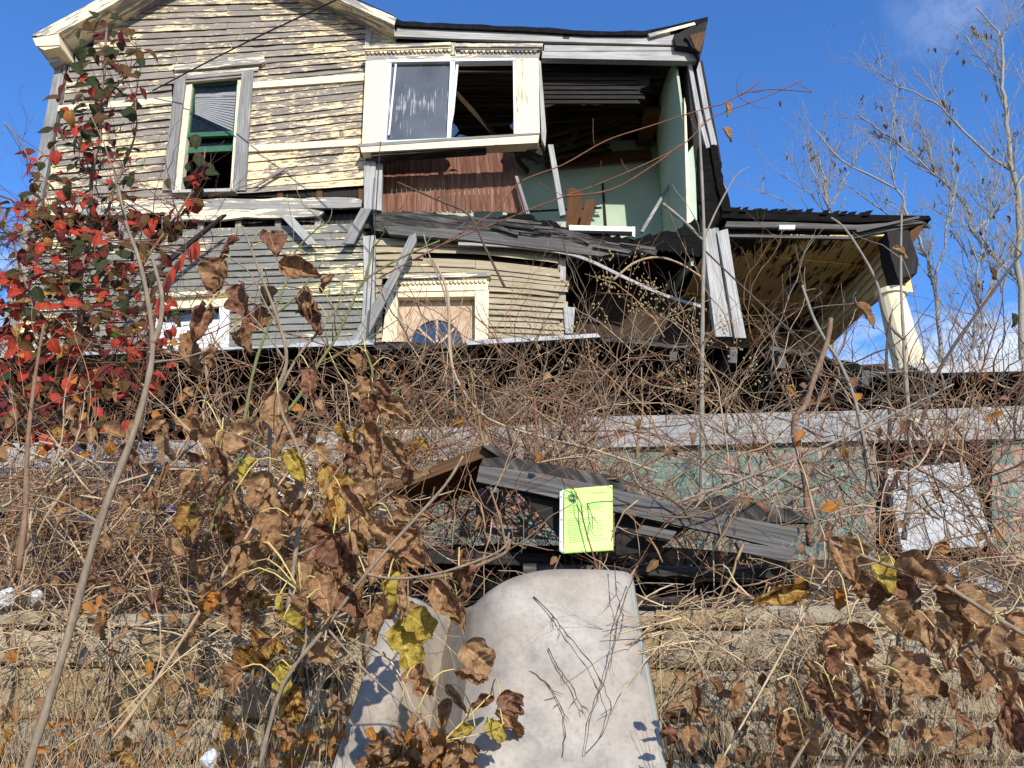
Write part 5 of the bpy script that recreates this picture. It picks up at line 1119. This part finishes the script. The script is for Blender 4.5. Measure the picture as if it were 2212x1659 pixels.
def grassy(name, label, n, xr, dr, h, mats, seed, dens=None, lean=.35, rad=(.0012, .0025), cat='grass'):
    r = random.Random(seed); mb = MB(); c = 0
    while c < n:
        d = r.uniform(*dr); x = r.uniform(*xr)
        if dens and r.random() > dens(x): continue
        px = (x - 1106) / FPX * d * .95; b = Vector((px, d, gz(d) - .02)); dv = Vector((r.gauss(0, lean), r.gauss(-.05, lean * .6), 1)).normalized(); L = r.uniform(*h)
        P = wander(r, b, dv, L, 7, .08, r.choice((0, .02, .06))); r0 = r.uniform(*rad)
        mb.tube(P, [lerp(r0, r0 * .4, i / 7) for i in range(8)], 3, r.randrange(len(mats))); c += 1
    return tag(mb.build(name, [M[q] for q in mats], smooth=True), label, cat, kind='stuff')
grassy('dry_grass', 'dry straw coloured grass and stalks before the left stone wall', 980, (-60, 760), (2.75, 3.45), (.2, .66), ['straw', 'straw', 'straw', 'barkpale', 'strawdark'], 41, dens=lambda x: interp([(0, 1), (500, .9), (760, .5)], x))
grassy('right_dry_grass', 'dry stalks and thin stems before the right stone wall', 560, (1430, 2270), (2.8, 3.45), (.25, .75), ['strawdark', 'straw', 'bark', 'straw'], 42)
grassy('green_grass', 'few green grass blades low at the foot of the wall', 130, (1440, 1700), (2.8, 3.2), (.22, .5), ['grass'], 43, rad=(.002, .0035))
grassy('left_green_grass', 'short green grass tufts in the bottom left corner', 260, (-60, 640), (2.7, 3.1), (.18, .42), ['grass', 'straw'], 44, rad=(.0015, .003))

# ---- red leaved bush at the left
r = random.Random(51)
bush = thing('red_leaved_tree', at(150, 1100, 4.5), 'slender young tree with red, burgundy and bronze leaves at the left edge', 'tree')
mb = MB(); BD = 4.5; bst = []
for pts, w0, w1 in (([(130, 1150), (160, 900), (185, 600), (205, 380), (222, 220), (238, 60)], 15, 4), ([(160, 860), (80, 660), (30, 520), (-20, 380)], 8, 3), ([(170, 760), (280, 610), (360, 500), (430, 380), (440, 320)], 8, 3), ([(185, 600), (250, 420), (290, 300), (300, 190)], 7, 3), ([(190, 520), (120, 420), (60, 330), (10, 260)], 6, 3), ([(140, 1000), (60, 880), (-20, 780)], 7, 3), ([(165, 800), (260, 760), (350, 700)], 6, 3), ([(205, 380), (170, 300), (140, 240)], 4, 2), ([(222, 240), (270, 170), (310, 110)], 4, 2), ([(150, 950), (240, 860), (330, 840)], 6, 3)):
    P, rd = stem(mb, pts, w0, w1, BD, wob=.04); bst += P
tw = MB()
lv = MB(); mats = ['l_red', 'l_burg', 'l_bronze', 'l_green', 'l_orange', 'l_spot', 'l_bgreen']
cnt = 0
while cnt < 1080:
    x, y = r.uniform(-60, 470), r.uniform(25, 960)
    hw = interp([(25, 48), (120, 88), (250, 98), (380, 135), (470, 175), (560, 215), (700, 245), (800, 255), (900, 220), (960, 150)], y)
    cxx = interp([(25, 240), (200, 222), (300, 190), (450, 150), (700, 140), (960, 120)], y); t = abs(x - cxx) / hw
    if t > 1 or r.random() < t * .7 - .12: continue
    if y < 420 and r.random() < .15: continue
    if 850 < y and r.random() < .55: continue
    p = at(x, y, BD + r.uniform(-.55, .55)); q = nearest(r.sample(bst, 30), p)
    if r.random() < .3 and (q - p).length < .5: tw.tube([q, (q + p) / 2 + Vector((0, 0, .02)), p], [.003, .002, .0014], 3)
    a = r.gauss(0, .8); dv = Vector((math.sin(a), r.uniform(-.7, .3), -math.cos(a) * .9 + r.uniform(-.1, .7))); nm = Vector((r.uniform(-.6, .6), -.7, r.uniform(.1, 1)))
    wts = interp([(30, 0), (200, .12), (330, .35), (500, .5), (650, .55), (800, .75), (900, .7)], y)
    k = r.random()
    if k < wts: mi = r.choice((0, 0, 1, 1, 0, 0, 2, 4))
    else: mi = r.choice((3, 3, 3, 2, 2, 1, 3)) if y < 420 else r.choice((2, 2, 2, 1, 3, 3, 2, 2, 5, 6 if r.random() < .4 else 2))
    L = r.uniform(.06, .108) * (1 if y > 300 else 1.1); leaf(lv, p, dv, nm, L, L * r.uniform(.55, .78), r, r.uniform(.1, .7), r.uniform(.1, 1.1), .05, mi, 6, 4, tip=.72); cnt += 1
for k in range(46):
    t = r.random(); x, y = interp([(0, 350), (.4, 400), (.75, 435), (1, 448)], t) + r.gauss(0, 20), lerp(520, 325, t) + r.gauss(0, 14); p = at(x, y, BD + r.uniform(-.15, .15)); a = r.gauss(0, .8)
    L = r.uniform(.07, .115); leaf(lv, p, Vector((math.sin(a), r.uniform(-.5, .2), -math.cos(a))), Vector((r.uniform(-.6, .6), -.7, r.uniform(.1, 1))), L, L * .68, r, r.uniform(.2, .7), r.uniform(.2, 1.1), .05, r.choice((3, 3, 2, 1, 1, 2, 0) if y < 430 else (1, 0, 1, 2, 3)), 6, 4, tip=.72)
mb.build('trunk', M['bark'], bush, smooth=True); tw.build('twigs', M['barkred'], bush, smooth=True); lv.build('foliage', [M[q] for q in mats], bush, smooth=True)
# sumac sprig with hanging red leaflets
mb = MB(); P, _ = stem(mb, [(330, 690), (345, 640), (365, 590), (410, 535), (430, 520)], 5, 3, 2.4)
sp = tag(mb.build('sumac_sprig', M['barkred'], smooth=True), 'sprig with hanging narrow red leaflets beside the sapling', 'sprig'); lv = MB()
for i in range(16):
    p = P[int(4 + i / 16 * (len(P) - 5))]; leaf(lv, p, Vector((r.uniform(-.2, .3), -.1, -1)), Vector((r.uniform(-.5, .5), -1, .2)), r.uniform(.05, .08), .018, r, .5, .4, .03, r.randrange(2), 6, 3)
lv.build('leaflets', [M['l_red'], M['l_burg']], sp, smooth=True)
# single leaves hanging on the long vines
for (x, y, ln, an, d, mk, lab) in ((1570, 234, 30, 10, 6.6, 'l_tan', 'single pale brown leaf hanging on the upper long vine against the sky'), (1563, 290, 34, 35, 6.7, 'l_tan', 'single curled leaf hanging just below the long vines against the sky'), (2140, 588, 28, 20, 5.2, 'l_bronze', 'single red brown leaf against the sky among the right trees'), (1850, 685, 66, 50, 4.4, 'l_brown', 'crumpled brown leaf on a stem before the porch beam'), (1930, 553, 40, 60, 5, 'l_tan', 'pale curled leaf before the corner of the porch'), (2190, 690, 30, 0, 4.8, 'l_green', 'dark green leaf at the right edge above the metal roof')):
    mb = MB(); p = at(x, y, d); L = ln * (p - EYE).dot(F_) / FPX; a = R(an); leaf(mb, p - Vector((0, 0, -L / 2)), Vector((math.sin(a), 0, -math.cos(a))), Vector((.3, -1, .3)), L * 1.1, L * .7, r, 1.0, .6, .12, 0, 12, 8)
    tag(mb.build('dead_leaf', M[mk], smooth=True, solid=.001), lab, 'leaf', 'single leaves hanging on vines')

# ---- bare trees on the right
def bare_tree(label, limbs, d, seed, twn, leafn, mat='treebark'):
    r = random.Random(seed); b = limbs[0][0][0]; root = thing('bare_tree', at(b[0], b[1], d), label, 'tree', 'bare trees right of the porch')
    mb = MB(); pts = []
    for li, (q, w0, w1) in enumerate(limbs):
        P, rd = stem(mb, q, w0 * .58, w1 * .62, d + r.uniform(-.6, .6) * (li > 0), n=6, wob=.09, sd=li); pts += [(p, x, (P[min(i + 1, len(P) - 1)] - P[max(i - 1, 0)]).normalized()) for i, (p, x) in enumerate(zip(P, rd))][1:]
    tw = MB(); tips = []
    def grow(p, dv, L, r0, lev):
        P = wander(r, p, dv, L, 6, .14, -.035, .03); tw.tube(P, [lerp(r0, r0 * .4, i / 6) for i in range(7)], 4 if lev == 0 else 3); tips.append(P[-1]); tips.append(P[4])
        if lev < 2:
            for k in range(r.choice((2, 3, 3)) if lev == 0 else r.choice((1, 2))):
                i = r.randrange(2, 7 if lev else 6); e = (P[i] - P[i - 1]).normalized(); d2 = (e + Vector((r.uniform(-.8, .8), r.uniform(-.6, .6), r.uniform(-.2, .8)))).normalized(); grow(P[i], d2, L * r.uniform(.35, .6), r0 * .6, lev + 1)
    for k in range(int(twn * 1.9)):
        p, rd, t_ = r.choice(pts); dv = (t_ + Vector((r.uniform(-1, 1), r.uniform(-.8, .8), r.uniform(-.1, .9)))).normalized(); grow(p, dv, r.uniform(.5, 1.6), min(rd * .6, .012), 0)
    mb.build('trunk', M[mat], root, smooth=True); tw.build('twigs', M['treebark'], root, smooth=True)
    lf = MB()
    for k in range(int(leafn * .6)):
        p = r.choice(tips)
        for j in range(r.choice((1, 1, 2, 3))): L = r.uniform(.09, .2); leaf(lf, p + Vector((r.uniform(-.1, .1), 0, r.uniform(-.1, .05))), Vector((r.uniform(-.4, .4), r.uniform(-.3, .3), -1)), Vector((r.uniform(-1, 1), -1, 0)), L, L * .5, r, 1.0, .5, .12, 0, 4, 3)
    if lf.v: lf.build('dead_leaves', M['l_seed'], root, smooth=True)
bare_tree('tallest bare pale barked tree at the right edge of the picture', [([(2216, 860), (2204, 622), (2196, 412), (2185, 356), (2170, 240), (2162, 176), (2166, 94), (2110, 15)], 26, 5), ([(2188, 370), (2095, 300), (2035, 232), (1960, 195), (1904, 161)], 10, 3), ([(2035, 228), (2015, 180), (1997, 142)], 5, 2), ([(2196, 420), (2230, 300), (2240, 150)], 12, 5), ([(2165, 100), (2176, 60), (2180, 38)], 5, 2), ([(2170, 240), (2140, 150), (2085, 76)], 7, 3)], 15, 61, 40, 34)
bare_tree('crooked bare tree whose limb bends low behind the porch corner', [([(2330, 860), (2280, 700), (2192, 600), (2102, 502), (2087, 446), (2020, 375), (1967, 330), (1896, 277), (1847, 244)], 18, 4), ([(2102, 502), (2140, 470), (2180, 420), (2188, 360)], 10, 6), ([(2020, 375), (2000, 300), (1980, 240)], 6, 3), ([(1967, 330), (1940, 260), (1925, 210)], 5, 2)], 16, 62, 40, 36)
bare_tree('forked bare tree with two thin stems behind the porch column', [([(2040, 900), (2035, 780), (2016, 615), (1994, 540), (1960, 461), (1937, 412), (1817, 345), (1765, 285)], 17, 4), ([(2016, 615), (2057, 450), (2042, 394), (1937, 311)], 10, 4), ([(1960, 461), (1930, 468), (1795, 375)], 7, 3), ([(1937, 412), (1925, 330), (1930, 250)], 6, 3), ([(2057, 450), (2065, 380), (2060, 300)], 6, 3)], 15.5, 63, 46, 30)
bare_tree('small bare tree just above the charred porch roof', [([(1800, 800), (1800, 560), (1790, 450), (1780, 394), (1770, 340)], 11, 4), ([(1795, 480), (1750, 420), (1690, 380)], 6, 3), ([(1790, 450), (1830, 380), (1850, 330)], 6, 3), ([(1798, 500), (1700, 440), (1650, 415)], 5, 2), ([(1795, 460), (1760, 380), (1740, 330)], 5, 2)], 17, 64, 30, 16)
bare_tree('slim bare tree rising between the column and the right edge', [([(2122, 900), (2121, 780), (2121, 690), (2110, 600), (2130, 480), (2150, 400)], 12, 5), ([(2090, 900), (2095, 760), (2120, 660), (2180, 560), (2230, 500)], 12, 5), ([(2110, 600), (2070, 520), (2050, 450)], 6, 3)], 14, 65, 44, 24)
# ---- litter
mb = MB(); r = random.Random(71)
def blob(mb, c, s, sd):
    mb.grid(lambda u, v: c + Vector((math.sin(v * math.pi) * math.cos(u * 6.2832), math.sin(v * math.pi) * math.sin(u * 6.2832), math.cos(v * math.pi))) * s * (1 + .45 * mnoise.noise(Vector((math.cos(u * 6.2832) * 1.7, v * 5, sd)))), 14, 10)
blob(mb, at(14, 1292, 3.5), .038, 2); tag(mb.build('plastic_bag', M['litter']), 'crumpled white plastic bag on the wall top at the left edge', 'bag')
mb = MB(); blob(mb, at(78, 1290, 3.55), .03, 5); tag(mb.build('plastic_scrap', M['litter']), 'small white plastic scrap just right of the crumpled bag', 'litter')
mb = MB(); blob(mb, at(455, 1640, 3.0), .026, 9); tag(mb.build('plastic_bag', M['litter']), 'clear white plastic litter in the grass at the bottom left', 'litter')
mb = MB(); P = [at(355, 1106, 4.3), at(374, 1104, 4.3)]; mb.tube([P[0] - Vector((.004, 0, 0)), P[0], P[1], P[1] + Vector((.006, 0, 0))], [.02, .03, .03, .022], 12); tag(mb.build('drink_can', M['blue'], smooth=True), 'small blue can caught in the left vines', 'can')
